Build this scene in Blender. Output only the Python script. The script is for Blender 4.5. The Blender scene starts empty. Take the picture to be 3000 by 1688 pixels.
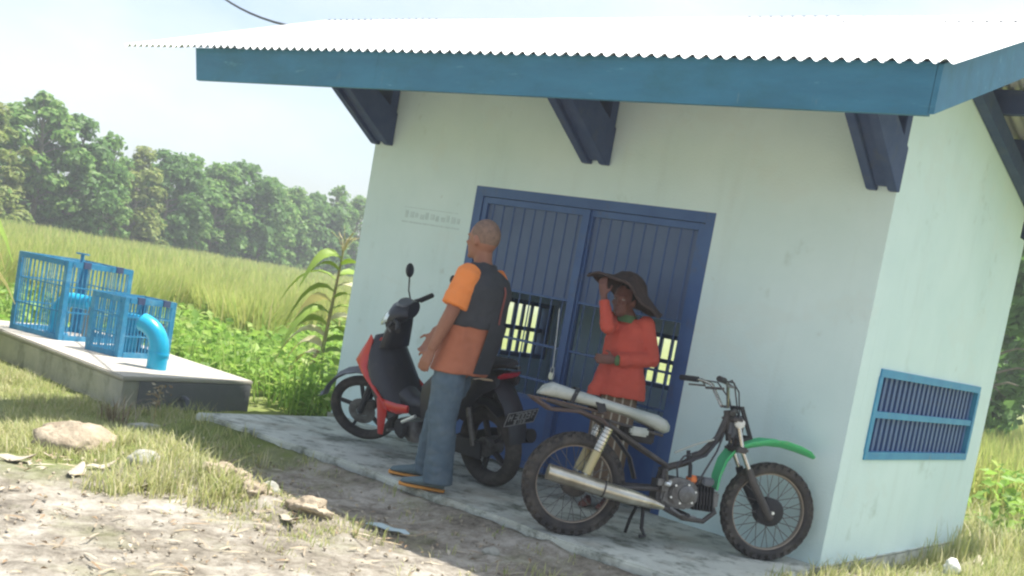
import bpy, bmesh, math, random
import numpy as np
from mathutils import Vector, Matrix, Quaternion, noise
random.seed(7); rng = np.random.default_rng(7)
R = math.radians
sc = bpy.context.scene
col = sc.collection

# ------------------------------------------------------------------ camera
cam = bpy.data.cameras.new('camera'); cam_o = bpy.data.objects.new('camera', cam); col.objects.link(cam_o)
cam.sensor_width = 36; cam.lens = 36 * 2657.2 / 2575
cam.shift_x = -361.9 / 2575; cam.shift_y = 317.3 / 2575
cam.clip_start = 0.05; cam.clip_end = 3000
CAMP = Vector((2.689, -6.179, 1.318))
r_ = Vector((.80752, .55920, .18764)).normalized(); f_ = Vector((-.55398, .82826, -.08427)).normalized()
u_ = r_.cross(f_).normalized(); r_ = f_.cross(u_)
m = Matrix((r_, u_, -f_)).transposed().to_4x4(); m.translation = CAMP
cam_o.matrix_world = m
sc.camera = cam_o

# ------------------------------------------------------------------ light
SUN = Vector((.17, .29, 1.0)).normalized()          # towards the sun
el = math.asin(SUN.z); az = math.atan2(SUN.x, SUN.y)
w = bpy.data.worlds.new('World'); sc.world = w; w.use_nodes = True
nt = w.node_tree; nt.nodes.clear()
def N(t, **k):
    n = nt.nodes.new(t)
    for a, b in k.items(): setattr(n, a, b)
    return n
sky = N('ShaderNodeTexSky', sky_type='NISHITA', sun_disc=False, sun_elevation=el, sun_rotation=az, air_density=1.0, dust_density=2.5, ozone_density=1.0)
tc = N('ShaderNodeTexCoord'); mp = N('ShaderNodeMapping'); mp.inputs['Scale'].default_value = (1.2, 1.2, 2.6)
ns = N('ShaderNodeTexNoise'); ns.inputs['Scale'].default_value = 1.5; ns.inputs['Detail'].default_value = 7; ns.inputs['Roughness'].default_value = .55
rp = N('ShaderNodeValToRGB'); rp.color_ramp.elements[0].position = .40; rp.color_ramp.elements[1].position = .66
mx = N('ShaderNodeMixRGB')
# thin bright cloud: white, lit in proportion to the sky behind it (brighter towards the sun)
bw = N('ShaderNodeRGBToBW'); cg = N('ShaderNodeMath', operation='MULTIPLY_ADD'); cg.inputs[1].default_value = 1.0; cg.inputs[2].default_value = 1.25
cc = N('ShaderNodeMixRGB', blend_type='MULTIPLY'); cc.inputs[0].default_value = 1; cc.inputs[2].default_value = (.91, 1.0, 1.05, 1)
bg = N('ShaderNodeBackground'); bg.inputs['Strength'].default_value = .11
out = N('ShaderNodeOutputWorld')
L = nt.links.new
L(tc.outputs['Generated'], mp.inputs[0]); L(mp.outputs[0], ns.inputs['Vector']); L(ns.outputs['Fac'], rp.inputs[0])
L(rp.outputs[0], mx.inputs[0]); L(sky.outputs[0], mx.inputs[1]); L(sky.outputs[0], bw.inputs[0]); L(bw.outputs[0], cg.inputs[0]); L(cg.outputs[0], cc.inputs[1]); L(cc.outputs[0], mx.inputs[2]); L(mx.outputs[0], bg.inputs[0]); L(bg.outputs[0], out.inputs[0])
sun = bpy.data.lights.new('sun', 'SUN'); sun.energy = 4.2; sun.angle = R(.6); sun.color = (1, .955, .88)
sun_o = bpy.data.objects.new('sun', sun); col.objects.link(sun_o)
sun_o.rotation_euler = (-SUN).to_track_quat('-Z', 'Y').to_euler()
vs = sc.view_settings; vs.view_transform = 'Standard'; vs.look = 'None'; vs.gamma = 1; vs.exposure = 1.12
sc.cycles.pixel_filter_type = 'BLACKMAN_HARRIS'; sc.cycles.filter_width = 2.3

# ------------------------------------------------------------------ materials
MATS = {}
def mat(name, c, c2=None, rough=.7, metal=0, scale=6, bump=0, bscale=40, detail=5, lo=.35, hi=.65, spec=.4, stretch=None, coat=0, c3=None, s3=1.2, lo3=.55, hi3=.7):
    m = bpy.data.materials.new(name); m.use_nodes = True; MATS[name] = m
    t = m.node_tree; b = t.nodes['Principled BSDF']
    b.inputs['Roughness'].default_value = rough; b.inputs['Metallic'].default_value = metal
    b.inputs['Specular IOR Level'].default_value = spec; b.inputs['Coat Weight'].default_value = coat
    b.inputs['Base Color'].default_value = (*c, 1)
    co = t.nodes.new('ShaderNodeTexCoord').outputs['Object']
    if stretch:
        mm = t.nodes.new('ShaderNodeMapping'); mm.inputs['Scale'].default_value = stretch; t.links.new(co, mm.inputs[0]); co = mm.outputs[0]
    src = None
    if c2:
        n = t.nodes.new('ShaderNodeTexNoise'); n.inputs['Scale'].default_value = scale; n.inputs['Detail'].default_value = detail; n.inputs['Roughness'].default_value = .62
        t.links.new(co, n.inputs['Vector'])
        r = t.nodes.new('ShaderNodeValToRGB'); r.color_ramp.elements[0].position = lo; r.color_ramp.elements[1].position = hi
        r.color_ramp.elements[0].color = (*c, 1); r.color_ramp.elements[1].color = (*c2, 1)
        t.links.new(n.outputs['Fac'], r.inputs[0]); src = r.outputs[0]
        if c3:
            n3 = t.nodes.new('ShaderNodeTexNoise'); n3.inputs['Scale'].default_value = s3; n3.inputs['Detail'].default_value = 8; n3.inputs['Roughness'].default_value = .7
            t.links.new(co, n3.inputs['Vector'])
            r3 = t.nodes.new('ShaderNodeMapRange'); r3.inputs[1].default_value = lo3; r3.inputs[2].default_value = hi3
            t.links.new(n3.outputs['Fac'], r3.inputs[0])
            x = t.nodes.new('ShaderNodeMixRGB'); t.links.new(r3.outputs[0], x.inputs[0]); t.links.new(src, x.inputs[1]); x.inputs[2].default_value = (*c3, 1); src = x.outputs[0]
        t.links.new(src, b.inputs['Base Color'])
    if bump:
        n = t.nodes.new('ShaderNodeTexNoise'); n.inputs['Scale'].default_value = bscale; n.inputs['Detail'].default_value = 6
        t.links.new(co, n.inputs['Vector'])
        bp = t.nodes.new('ShaderNodeBump'); bp.inputs['Strength'].default_value = bump; bp.inputs['Distance'].default_value = .02
        t.links.new(n.outputs['Fac'], bp.inputs['Height']); t.links.new(bp.outputs[0], b.inputs['Normal'])
    return m
def leafmat(name, cols, trans=.35, rough=.5):
    m = bpy.data.materials.new(name); m.use_nodes = True; MATS[name] = m
    t = m.node_tree; t.nodes.clear(); n = t.nodes.new; l = t.links.new
    g = n('ShaderNodeNewGeometry'); r = n('ShaderNodeValToRGB')
    e = r.color_ramp.elements
    while len(e) < len(cols): e.new(.5)
    for i, c in enumerate(cols): e[i].position = i / (len(cols) - 1); e[i].color = (*c, 1)
    l(g.outputs['Random Per Island'], r.inputs[0])
    d = n('ShaderNodeBsdfPrincipled'); d.inputs['Roughness'].default_value = rough; d.inputs['Specular IOR Level'].default_value = .3
    tr = n('ShaderNodeBsdfTranslucent'); mxs = n('ShaderNodeMixShader'); mxs.inputs[0].default_value = trans
    l(r.outputs[0], d.inputs['Base Color']); l(r.outputs[0], tr.inputs[0]); l(d.outputs[0], mxs.inputs[1]); l(tr.outputs[0], mxs.inputs[2])
    o = n('ShaderNodeOutputMaterial'); l(mxs.outputs[0], o.inputs[0])
    return m
mat('wall_paint', (.63, .785, .78), (.69, .835, .83), rough=.75, scale=1.3, bump=.12, bscale=60, c3=(.44, .55, .50), s3=2.2, lo3=.60, hi3=.78)
mat('plinth', (.30, .31, .26), (.20, .22, .17), rough=.9, scale=5, bump=.4)
mat('smudge', (.52, .645, .64), (.62, .755, .755), rough=.8, scale=30)
mat('zinc', (.62, .64, .65), (.72, .73, .73), rough=.38, metal=.35, scale=3, stretch=(4, .6, 1), c3=(.52, .50, .47), s3=1.5, lo3=.62, hi3=.8)
mat('blue_board', (.045, .19, .30), (.036, .155, .25), rough=.55, scale=3, stretch=(.6, 3, 3), bump=.15, bscale=30, c3=(.16, .38, .47), s3=5, lo3=.62, hi3=.75)
mat('dark_timber', (.040, .068, .16), (.058, .088, .18), rough=.7, scale=6, bump=.2)
mat('door_blue', (.05, .105, .265), (.065, .13, .30), rough=.45, scale=4)
mat('door_sheet', (.04, .10, .29), (.055, .13, .33), rough=.5, scale=3)
mat('door_panel', (.08, .12, .225), (.10, .145, .25), rough=.55, scale=2.5)
mat('window_blue', (.04, .24, .45), (.06, .30, .50), rough=.5, scale=5)
mat('cage_blue', (.02, .19, .38), (.035, .26, .45), rough=.45, scale=8, spec=.5)
mat('pipe_blue', (.01, .36, .60), (.015, .40, .64), rough=.3, scale=4, spec=.5)
mat('concrete', (.46, .44, .37), (.36, .35, .29), rough=.95, scale=3, bump=.5, bscale=25, c3=(.20, .21, .16), s3=2, lo3=.55, hi3=.72)
mat('concrete_top', (.47, .44, .385), (.41, .38, .33), rough=.95, scale=4, bump=.3)
mat('concrete_dark', (.15, .155, .17), (.19, .19, .20), rough=.9, scale=2.5, bump=.25)  # dark grey concrete, with shade from the roof included in the tone
mat('apron', (.46, .48, .43), (.60, .62, .55), rough=.95, scale=2.2, bump=.5, bscale=18, c3=(.12, .135, .105), s3=3.1, lo3=.50, hi3=.66)
mat('interior_grey', (.16, .17, .17), (.22, .22, .22), rough=.8)
mat('tyre', (.030, .028, .030), (.055, .050, .047), rough=.85, scale=9)
mat('tyre_dusty', (.036, .034, .036), (.070, .062, .056), rough=.9, scale=9)
mat('black_plastic', (.020, .021, .030), (.030, .031, .040), rough=.42, scale=5, spec=.5)
mat('black_matte', (.030, .030, .034), rough=.8)
mat('grey_plastic', (.10, .11, .13), (.13, .14, .16), rough=.45)
mat('red_plastic', (.52, .028, .022), (.46, .025, .02), rough=.28, coat=.5)
mat('green_plastic', (.06, .46, .18), (.09, .52, .24), rough=.45, scale=5)
mat('chrome', (.62, .60, .55), (.45, .42, .36), rough=.25, metal=.9, scale=10)
mat('muffler_steel', (.62, .60, .52), (.38, .34, .26), rough=.28, metal=.85, scale=7, stretch=(1, 1, 1))
mat('alloy', (.20, .20, .20), (.10, .095, .09), rough=.5, metal=.5, scale=14)
mat('rust_frame', (.055, .052, .055), (.10, .09, .085), rough=.6, metal=.3, scale=12)
mat('brown_frame', (.075, .052, .05), (.10, .07, .06), rough=.7, scale=9)
mat('seat_white', (.31, .345, .32), (.44, .46, .43), rough=.38, scale=7, bump=.2, bscale=20)
mat('rim_tan', (.40, .33, .27), (.30, .25, .20), rough=.5, metal=.4, scale=8)
mat('orange_paint', (.75, .20, .05), rough=.5)
mat('tail_red', (.40, .012, .03), rough=.2)
mat('lens_cream', (.75, .62, .48), rough=.25)
mat('clear_lens', (.65, .72, .70), rough=.15, metal=.3)
mat('mirror_back', (.03, .033, .04), rough=.4)
mat('gold_shock', (.50, .43, .24), (.42, .36, .2), rough=.4, metal=.3)
mat('skin', (.26, .115, .075), (.30, .14, .09), rough=.6, scale=9)
mat('skin_dark', (.15, .065, .052), (.18, .08, .062), rough=.6, scale=9)
mat('hair_grey', (.15, .10, .08), (.24, .15, .11), rough=.8, scale=40)
mat('hair_black', (.02, .018, .018), rough=.6)
mat('orange_cloth', (.80, .25, .065), (.72, .22, .06), rough=.85, scale=6, bump=.35, bscale=14)
mat('brown_cloth', (.42, .15, .085), (.36, .125, .07), rough=.85, scale=5, bump=.35, bscale=14)
mat('vest_cloth', (.034, .037, .046), (.045, .047, .056), rough=.9, scale=5, bump=.35, bscale=14)
mat('piping_red', (.24, .075, .065), rough=.8)
mat('jeans', (.075, .115, .155), (.10, .145, .185), rough=.9, scale=9, bump=.3, bscale=16)
mat('shoe_grey', (.12, .17, .19), rough=.8)
mat('shoe_orange', (.62, .27, .06), rough=.7)
mat('red_cloth', (.58, .095, .06), (.50, .08, .055), rough=.85, scale=5, bump=.35, bscale=16)
mat('green_cloth', (.09, .16, .07), rough=.85)
mat('hat_straw', (.045, .030, .030), (.075, .048, .044), rough=.85, scale=14, bump=.4)
mat('eye_white', (.25, .22, .20), rough=.3)
mat('lip', (.22, .07, .06), rough=.5)
mat('steel_bright', (.75, .76, .74), rough=.35, metal=.6)
mat('bark', (.20, .17, .13), (.30, .27, .22), rough=.95, scale=5, bump=.5)
mat('inner_paint', (.52, .70, .90), (.56, .73, .92), rough=.8, scale=2)
mat('rock', (.26, .22, .17), (.44, .385, .30), rough=1, scale=7, bump=1, bscale=20, spec=.1)
mat('rock_grey', (.30, .30, .26), (.40, .39, .34), rough=.95, scale=6, bump=.6, bscale=14)
mat('heap', (.27, .22, .16), (.46, .39, .29), rough=1, scale=8, bump=1, bscale=24, spec=.1)
mat('rock_white', (.75, .75, .72), (.62, .62, .58), rough=.9, scale=6, bump=.3)
mat('clod', (.24, .20, .145), (.42, .36, .27), rough=1, scale=9, bump=1, bscale=22, spec=.1)
mat('plate_grey', (.30,.31,.32), (.20,.21,.22), rough=.6, scale=20)
mat('plastic_scrap', (.45, .58, .60), (.55, .66, .68), rough=.4)
mat('dry_stalk', (.42, .31, .17), (.5, .4, .24), rough=.9)
mat('tassel_straw', (.58, .50, .28), (.50, .44, .24), rough=.9)
mat('maize_stalk', (.22, .27, .10), (.42, .30, .17), rough=.8, scale=2.2)
mat('wire_black', (.05, .05, .06), rough=.7)
leafmat('teak_leaf', [(.11, .23, .05), (.16, .31, .07), (.21, .37, .09), (.29, .41, .12)], 0.52)
leafmat('teak_leaf_dark', [(.095, .20, .05), (.13, .26, .065), (.18, .32, .085)], 0.52)
leafmat('teak_leaf_yellow', [(.22, .31, .07), (.29, .35, .10), (.32, .35, .11), (.17, .30, .065)], 0.52)
leafmat('rice_leaf', [(.36, .45, .10), (.46, .52, .14), (.56, .55, .19), (.32, .45, .10), (.60, .54, .24)], 0.55)
leafmat('weed_leaf', [(.20, .36, .06), (.28, .46, .085), (.36, .52, .10), (.14, .27, .05), (.46, .55, .17)], 0.5)
leafmat('grass_leaf', [(.33, .38, .13), (.46, .47, .18), (.56, .53, .27), (.27, .35, .11), (.64, .58, .38), (.42, .45, .17)], 0.45)
leafmat('grass_shade', [(.07, .16, .035), (.10, .20, .05), (.16, .22, .06)], .35)
leafmat('maize_leaf', [(.36, .50, .11), (.48, .58, .17), (.62, .64, .26)], 0.5)
leafmat('maize_pale', [(.78, .75, .52), (.70, .66, .40), (.75, .62, .20)], 0.45)
leafmat('dead_leaf', [(.34, .27, .16), (.44, .37, .26), (.52, .47, .37), (.27, .18, .10), (.36, .30, .22)], 0.1)

def wear(name, colr, scale, lo, hi, stretch=None, amt=1.0, w=0.0):
    """stains, rust or repainted patches with a shape of their own, mixed over a material"""
    t = MATS[name].node_tree; b = t.nodes['Principled BSDF']; l = t.links.new
    co = t.nodes.new('ShaderNodeTexCoord').outputs['Object']
    mm = t.nodes.new('ShaderNodeMapping'); mm.inputs['Scale'].default_value = stretch or (1,1,1); mm.inputs['Location'].default_value = (w, w*.7, w*1.3); l(co, mm.inputs[0])
    n = t.nodes.new('ShaderNodeTexNoise'); n.inputs['Scale'].default_value = scale; n.inputs['Detail'].default_value = 9; n.inputs['Roughness'].default_value = .68; l(mm.outputs[0], n.inputs['Vector'])
    r = t.nodes.new('ShaderNodeMapRange'); r.inputs[1].default_value = lo; r.inputs[2].default_value = hi; r.inputs[4].default_value = amt; l(n.outputs['Fac'], r.inputs[0])
    x = t.nodes.new('ShaderNodeMixRGB'); l(r.outputs[0], x.inputs[0]); x.inputs[2].default_value = (*colr, 1)
    lk = b.inputs['Base Color'].links
    if lk: l(lk[0].from_socket, x.inputs[1])
    else: x.inputs[1].default_value = b.inputs['Base Color'].default_value
    l(x.outputs[0], b.inputs['Base Color'])
def ground_material():
    m = bpy.data.materials.new('soil'); m.use_nodes = True; MATS['soil'] = m
    t = m.node_tree; n = t.nodes.new; l = t.links.new; b = t.nodes['Principled BSDF']; b.inputs['Roughness'].default_value = 1; b.inputs['Specular IOR Level'].default_value = .1
    co = n('ShaderNodeTexCoord').outputs['Object']
    def noise(s, d=6, r=.62):
        x = n('ShaderNodeTexNoise'); x.inputs['Scale'].default_value = s; x.inputs['Detail'].default_value = d; x.inputs['Roughness'].default_value = r; l(co, x.inputs['Vector']); return x.outputs['Fac']
    def ramp(f, stops):
        x = n('ShaderNodeValToRGB'); e = x.color_ramp.elements
        while len(e) < len(stops): e.new(.5)
        for i, (p, c) in enumerate(stops): e[i].position = p; e[i].color = (*c, 1)
        l(f, x.inputs[0]); return x.outputs[0]
    d1 = ramp(noise(5.5, 10, .78), [(.34, (.16, .14, .115)), (.48, (.37, .335, .28)), (.62, (.58, .54, .47))])
    d2 = ramp(noise(1.1, 6, .6), [(.35, (.70, .68, .64)), (.65, (1.0, 1.0, 1.0))])
    xm = n('ShaderNodeMixRGB'); xm.blend_type = 'MULTIPLY'; xm.inputs[0].default_value = 1; l(d1, xm.inputs[1]); l(d2, xm.inputs[2]); dirt = xm.outputs[0]
    green = ramp(noise(2.5, 9, .7), [(.3, (.13, .17, .05)), (.55, (.22, .26, .08)), (.75, (.34, .33, .15))])
    a = n('ShaderNodeAttribute'); a.attribute_name = 'grassy'
    ad = n('ShaderNodeMath'); ad.operation = 'ADD'; l(a.outputs['Fac'], ad.inputs[0])
    sub = n('ShaderNodeMapRange'); l(noise(3.2), sub.inputs[0]); sub.inputs[1].default_value = .3; sub.inputs[2].default_value = .7; sub.inputs[3].default_value = -.35; sub.inputs[4].default_value = .35
    l(sub.outputs[0], ad.inputs[1]); cl = n('ShaderNodeClamp'); l(ad.outputs[0], cl.inputs[0])
    x = n('ShaderNodeMixRGB'); l(cl.outputs[0], x.inputs[0]); l(dirt, x.inputs[1]); l(green, x.inputs[2]); l(x.outputs[0], b.inputs['Base Color'])
    bp = n('ShaderNodeBump'); bp.inputs['Strength'].default_value = .9; bp.inputs['Distance'].default_value = .03; l(noise(26, 10, .75), bp.inputs['Height']); l(bp.outputs[0], b.inputs['Normal'])
wear('wall_paint', (.47, .56, .52), 2.2, .54, .74, (2.2, 2.2, .35), .22)
wear('wall_paint', (.40, .44, .38), 5.5, .64, .74, None, .4, 3)
wear('wall_paint', (.66, .78, .76), 1.1, .56, .60, (1,1,1.6), .5, 8)
wear('wall_paint', (.30, .30, .25), 26, .70, .76, None, .5, 5)
wear('zinc', (.38, .28, .20), 3.5, .62, .76, (3, .7, 1), .5, 2)
wear('blue_board', (.03, .13, .17), 3.0, .50, .72, (.6, 3, 1.0), .7)
wear('blue_board', (.20, .28, .28), 9, .64, .74, (2, 2, .5), .5, 4)
wear('cage_blue', (.13, .11, .09), 11, .60, .70, None, .8)
wear('cage_blue', (.18, .42, .58), 5, .50, .65, None, .5, 6)
wear('pipe_blue', (.02, .26, .42), 6, .55, .72, None, .5)
wear('door_blue', (.09, .11, .15), 7, .55, .70, None, .6)
wear('window_blue', (.16, .24, .28), 9, .58, .70, None, .6)
wear('apron', (.14, .15, .115), 7, .54, .64, None, .7, 2)
wear('apron', (.66, .67, .59), 4, .56, .68, None, .6, 9)
wear('apron', (.32, .28, .21), 2.2, .52, .68, None, .6, 14)
wear('concrete', (.17, .18, .13), 3.2, .52, .68, (1,1,.4), .7, 4)
wear('concrete_top', (.40, .35, .27), 5, .55, .7, None, .6)
wear('green_plastic', (.30, .36, .24), 9, .58, .72, None, .45)
wear('seat_white', (.20, .23, .20), 8, .54, .70, None, .6)
wear('muffler_steel', (.22, .16, .10), 9, .58, .72, None, .6)
wear('black_plastic', (.10, .095, .085), 7, .56, .74, None, .35)
wear('red_plastic', (.26, .09, .07), 8, .58, .74, None, .35)
wear('tyre_dusty', (.13, .115, .095), 8, .50, .66, None, .6)
wear('tyre', (.10, .09, .08), 9, .52, .68, None, .5)
wear('jeans', (.16, .19, .21), 8, .52, .7, None, .5)
wear('dark_timber', (.08, .10, .14), 7, .54, .7, (1,1,1), .6)
ground_material()

# ------------------------------------------------------------------ helpers
def V(*a): return Vector(a)
class MB:
    def __init__(s): s.v = []; s.f = []
    def add(s, vs, fs):
        o = len(s.v); s.v += [tuple(x) for x in vs]; s.f += [tuple(i + o for i in f) for f in fs]; return s
    def box(s, a, b):
        x0, y0, z0 = a; x1, y1, z1 = b
        return s.add([(x0,y0,z0),(x1,y0,z0),(x1,y1,z0),(x0,y1,z0),(x0,y0,z1),(x1,y0,z1),(x1,y1,z1),(x0,y1,z1)],
                     [(3,2,1,0),(4,5,6,7),(0,1,5,4),(1,2,6,5),(2,3,7,6),(3,0,4,7)])
    def beam(s, a, b, wd, h, up=(0,0,1), e=0.0):
        a = Vector(a); b = Vector(b); d = (b - a).normalized(); a = a - d*e; b = b + d*e
        up = Vector(up); sd = d.cross(up)
        if sd.length < 1e-4: sd = d.cross(Vector((1,0,0)))
        sd.normalize(); up = sd.cross(d)
        p = []
        for q in (a, b):
            for i, j in ((-1,-1),(1,-1),(1,1),(-1,1)): p.append(q + sd*(i*wd/2) + up*(j*h/2))
        return s.add(p, [(0,1,2,3),(7,6,5,4),(0,4,5,1),(1,5,6,2),(2,6,7,3),(3,7,4,0)])
    def tube(s, path, r, n=8, cap=True):
        P = [Vector(p) for p in path]; k = len(P)
        rr = [r]*k if isinstance(r, (int, float)) else r
        T = [(P[min(i+1,k-1)] - P[max(i-1,0)]).normalized() for i in range(k)]
        ref = Vector((0,0,1)) if abs(T[0].z) < .9 else Vector((1,0,0))
        a = T[0].cross(ref).normalized(); vs = []
        for i in range(k):
            a = (a - T[i]*a.dot(T[i])).normalized(); b = T[i].cross(a)
            for j in range(n):
                t = 2*math.pi*j/n; vs.append(P[i] + (a*math.cos(t) + b*math.sin(t))*rr[i])
        fs = [(i*n+j, i*n+(j+1)%n, (i+1)*n+(j+1)%n, (i+1)*n+j) for i in range(k-1) for j in range(n)]
        if cap: fs += [tuple(range(n-1,-1,-1)), tuple((k-1)*n+j for j in range(n))]
        return s.add(vs, fs)
    def loft(s, secs, n=20):
        """secs: (centre, semi-axis a, semi-axis b)"""
        k = len(secs); vs = []
        for c, a, b in secs:
            c = Vector(c); a = Vector(a); b = Vector(b)
            for j in range(n):
                t = 2*math.pi*j/n; vs.append(c + a*math.cos(t) + b*math.sin(t))
        fs = [(i*n+j, i*n+(j+1)%n, (i+1)*n+(j+1)%n, (i+1)*n+j) for i in range(k-1) for j in range(n)]
        fs += [tuple(range(n-1,-1,-1)), tuple((k-1)*n+j for j in range(n))]
        return s.add(vs, fs)
    def ell(s, c, rad, n=16, m=10, M=None):
        c = Vector(c); vs = [ ]; fs = []
        for i in range(m+1):
            ph = math.pi*i/m
            for j in range(n):
                t = 2*math.pi*j/n
                p = Vector((rad[0]*math.sin(ph)*math.cos(t), rad[1]*math.sin(ph)*math.sin(t), rad[2]*math.cos(ph)))
                if M: p = M @ p
                vs.append(c + p)
        for i in range(m):
            for j in range(n): fs.append((i*n+j, (i+1)*n+j, (i+1)*n+(j+1)%n, i*n+(j+1)%n))
        return s.add(vs, fs)
    def lathe(s, prof, c=(0,0,0), axis='Y', n=32, close=False):
        """prof: (radius, along axis)"""
        c = Vector(c); vs = []
        for rad, h in prof:
            for j in range(n):
                t = 2*math.pi*j/n; a, b = rad*math.cos(t), rad*math.sin(t)
                p = {'Y': (a, h, b), 'Z': (a, b, h), 'X': (h, a, b)}[axis]; vs.append(c + Vector(p))
        k = len(prof); K = k if close else k-1
        fs = [(i*n+j, i*n+(j+1)%n, ((i+1)%k)*n+(j+1)%n, ((i+1)%k)*n+j) for i in range(K) for j in range(n)]
        return s.add(vs, fs)
    def prism(s, poly, lo, hi, plane='XZ'):
        """2d polygon extruded along the third axis"""
        n = len(poly)
        g = {'XZ': lambda p, h: (p[0], h, p[1]), 'YZ': lambda p, h: (h, p[0], p[1]), 'XY': lambda p, h: (p[0], p[1], h)}[plane]
        vs = [g(p, lo) for p in poly] + [g(p, hi) for p in poly]
        return s.add(vs, [tuple(range(n-1,-1,-1)), tuple(range(n, 2*n))] + [(i, (i+1)%n, n+(i+1)%n, n+i) for i in range(n)])
    def ribbon(s, path, half, th, side=(0,1,0), bow=0):
        """a curved strip with thickness: path points, half widths, across 'side'"""
        P = [Vector(p) for p in path]; k = len(P); sd = Vector(side).normalized(); vs = []
        hw = [half]*k if isinstance(half, (int,float)) else half
        q = 6
        for i in range(k):
            t = (P[min(i+1,k-1)] - P[max(i-1,0)]).normalized(); nn = sd.cross(t).normalized()
            for lay in (0, 1):
                for j in range(q+1):
                    e = -1 + 2*j/q
                    vs.append(P[i] + sd*(e*hw[i]) - nn*(bow*e*e*hw[i]) + nn*(th*(.5-lay)))
        w2 = 2*(q+1); fs = []
        for i in range(k-1):
            for j in range(q):
                a = i*w2+j; fs.append((a, a+1, a+w2+1, a+w2)); a += q+1; fs.append((a+1, a, a+w2, a+w2+1))
            fs.append((i*w2, i*w2+w2, i*w2+w2+q+1, i*w2+q+1)); fs.append((i*w2+q, i*w2+2*q+1, i*w2+w2+2*q+1, i*w2+w2+q))
        for i in (0, k-1):
            for j in range(q): a = i*w2+j; fs.append((a, a+q+1, a+q+2, a+1))
        return s.add(vs, fs)
    def build(s, name, m, parent=None, smooth=False, bevel=0, kind=None, angle=40):
        me = bpy.data.meshes.new(name); me.from_pydata(s.v, [], s.f)
        if bevel:
            bm = bmesh.new(); bm.from_mesh(me)
            bmesh.ops.recalc_face_normals(bm, faces=bm.faces)
            bmesh.ops.bevel(bm, geom=[e for e in bm.edges if e.calc_face_angle(0) > .6], offset=bevel, segments=2, affect='EDGES', clamp_overlap=True)
            bm.to_mesh(me); bm.free()
        else:
            bm = bmesh.new(); bm.from_mesh(me); bmesh.ops.recalc_face_normals(bm, faces=bm.faces); bm.to_mesh(me); bm.free()
        me.materials.append(MATS[m]); me.update()
        if smooth:
            me.polygons.foreach_set('use_smooth', [True]*len(me.polygons))
            try: me.set_sharp_from_angle(angle=R(angle))
            except Exception: pass
        o = bpy.data.objects.new(name, me); col.objects.link(o); o.parent = parent
        if kind: o['kind'] = kind
        return o
def tag(o, label, cat, group=None):
    o['label'] = label; o['category'] = cat
    if group: o['group'] = group
    return o
def thing(name, label, cat, loc=(0,0,0), rotz=0, group=None):
    o = bpy.data.objects.new(name, None); col.objects.link(o); o.empty_display_size = .1
    o.location = loc; o.rotation_euler = (0,0,rotz); return tag(o, label, cat, group)
def share(o, name, loc=(0,0,0), parent=None, rot=None, scale=None):
    c = bpy.data.objects.new(name, o.data); col.objects.link(c); c.parent = parent; c.location = loc
    if rot: c.rotation_euler = rot
    if scale: c.scale = scale
    return c
def copy_tree(o, parent=None):
    c = o.copy(); col.objects.link(c); c.parent = parent
    for ch in list(o.children): copy_tree(ch, c)
    return c
def tri_mesh(name, verts, tris, m, parent=None, kind=None, smooth=False):
    me = bpy.data.meshes.new(name); verts = np.asarray(verts, np.float32).reshape(-1,3); tris = np.asarray(tris, np.int32).reshape(-1,3)
    me.vertices.add(len(verts)); me.vertices.foreach_set('co', verts.ravel())
    me.loops.add(tris.size); me.loops.foreach_set('vertex_index', tris.ravel())
    me.polygons.add(len(tris)); me.polygons.foreach_set('loop_start', np.arange(0, tris.size, 3, dtype=np.int32))
    me.update(calc_edges=True); me.validate()
    me.materials.append(MATS[m])
    o = bpy.data.objects.new(name, me); col.objects.link(o); o.parent = parent
    if kind: o['kind'] = kind
    return o
def blades(P, H, Wd, lean, curl=.5):
    """grass blades: P (n,3), returns verts, tris; two segments, tapering, bent"""
    n = len(P); a = rng.uniform(0, 2*np.pi, n); d = np.stack([np.cos(a), np.sin(a), np.zeros(n)], 1); s = np.stack([-np.sin(a), np.cos(a), np.zeros(n)], 1)
    ln = lean*rng.uniform(.2, 1.4, n)
    up = np.array([0,0,1.])
    m1 = P + up*(H*.6)[:,None] + d*(H*ln*.35)[:,None]; tp = P + up*(H*(1-.25*ln*curl))[:,None] + d*(H*ln)[:,None]
    hw = (Wd/2)[:,None]
    v = np.stack([P - s*hw, P + s*hw, m1 - s*hw*.8, m1 + s*hw*.8, tp], 1).reshape(-1,3)
    b = (np.arange(n)*5)[:,None,None]
    t = np.array([[0,1,3],[0,3,2],[2,3,4]])[None] + b
    return v, t.reshape(-1,3)
def leaves(P, S, Nn, asp=.55, fold=.25):
    """leaf-shaped faces (four triangles) centred at P with normals about Nn"""
    n = len(P); Nn = Nn/np.linalg.norm(Nn, axis=1, keepdims=True)
    q = rng.normal(size=(n,3)); t = np.cross(Nn, q); t /= np.linalg.norm(t, axis=1, keepdims=True) + 1e-9; b = np.cross(Nn, t)
    S = S[:,None]
    v = np.stack([P - t*S*.5, P + b*S*asp*.5 + Nn*S*fold*.3, P + t*S*.5 - Nn*S*fold*.4, P - b*S*asp*.5 + Nn*S*fold*.3, P - Nn*S*.02], 1).reshape(-1,3)
    o = (np.arange(n)*5)[:,None,None]
    tr = np.array([[0,4,1],[1,4,2],[2,4,3],[3,4,0]])[None] + o
    return v, tr.reshape(-1,3)
def smooth01(t): t = np.clip(t, 0, 1); return t*t*(3-2*t)

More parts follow.
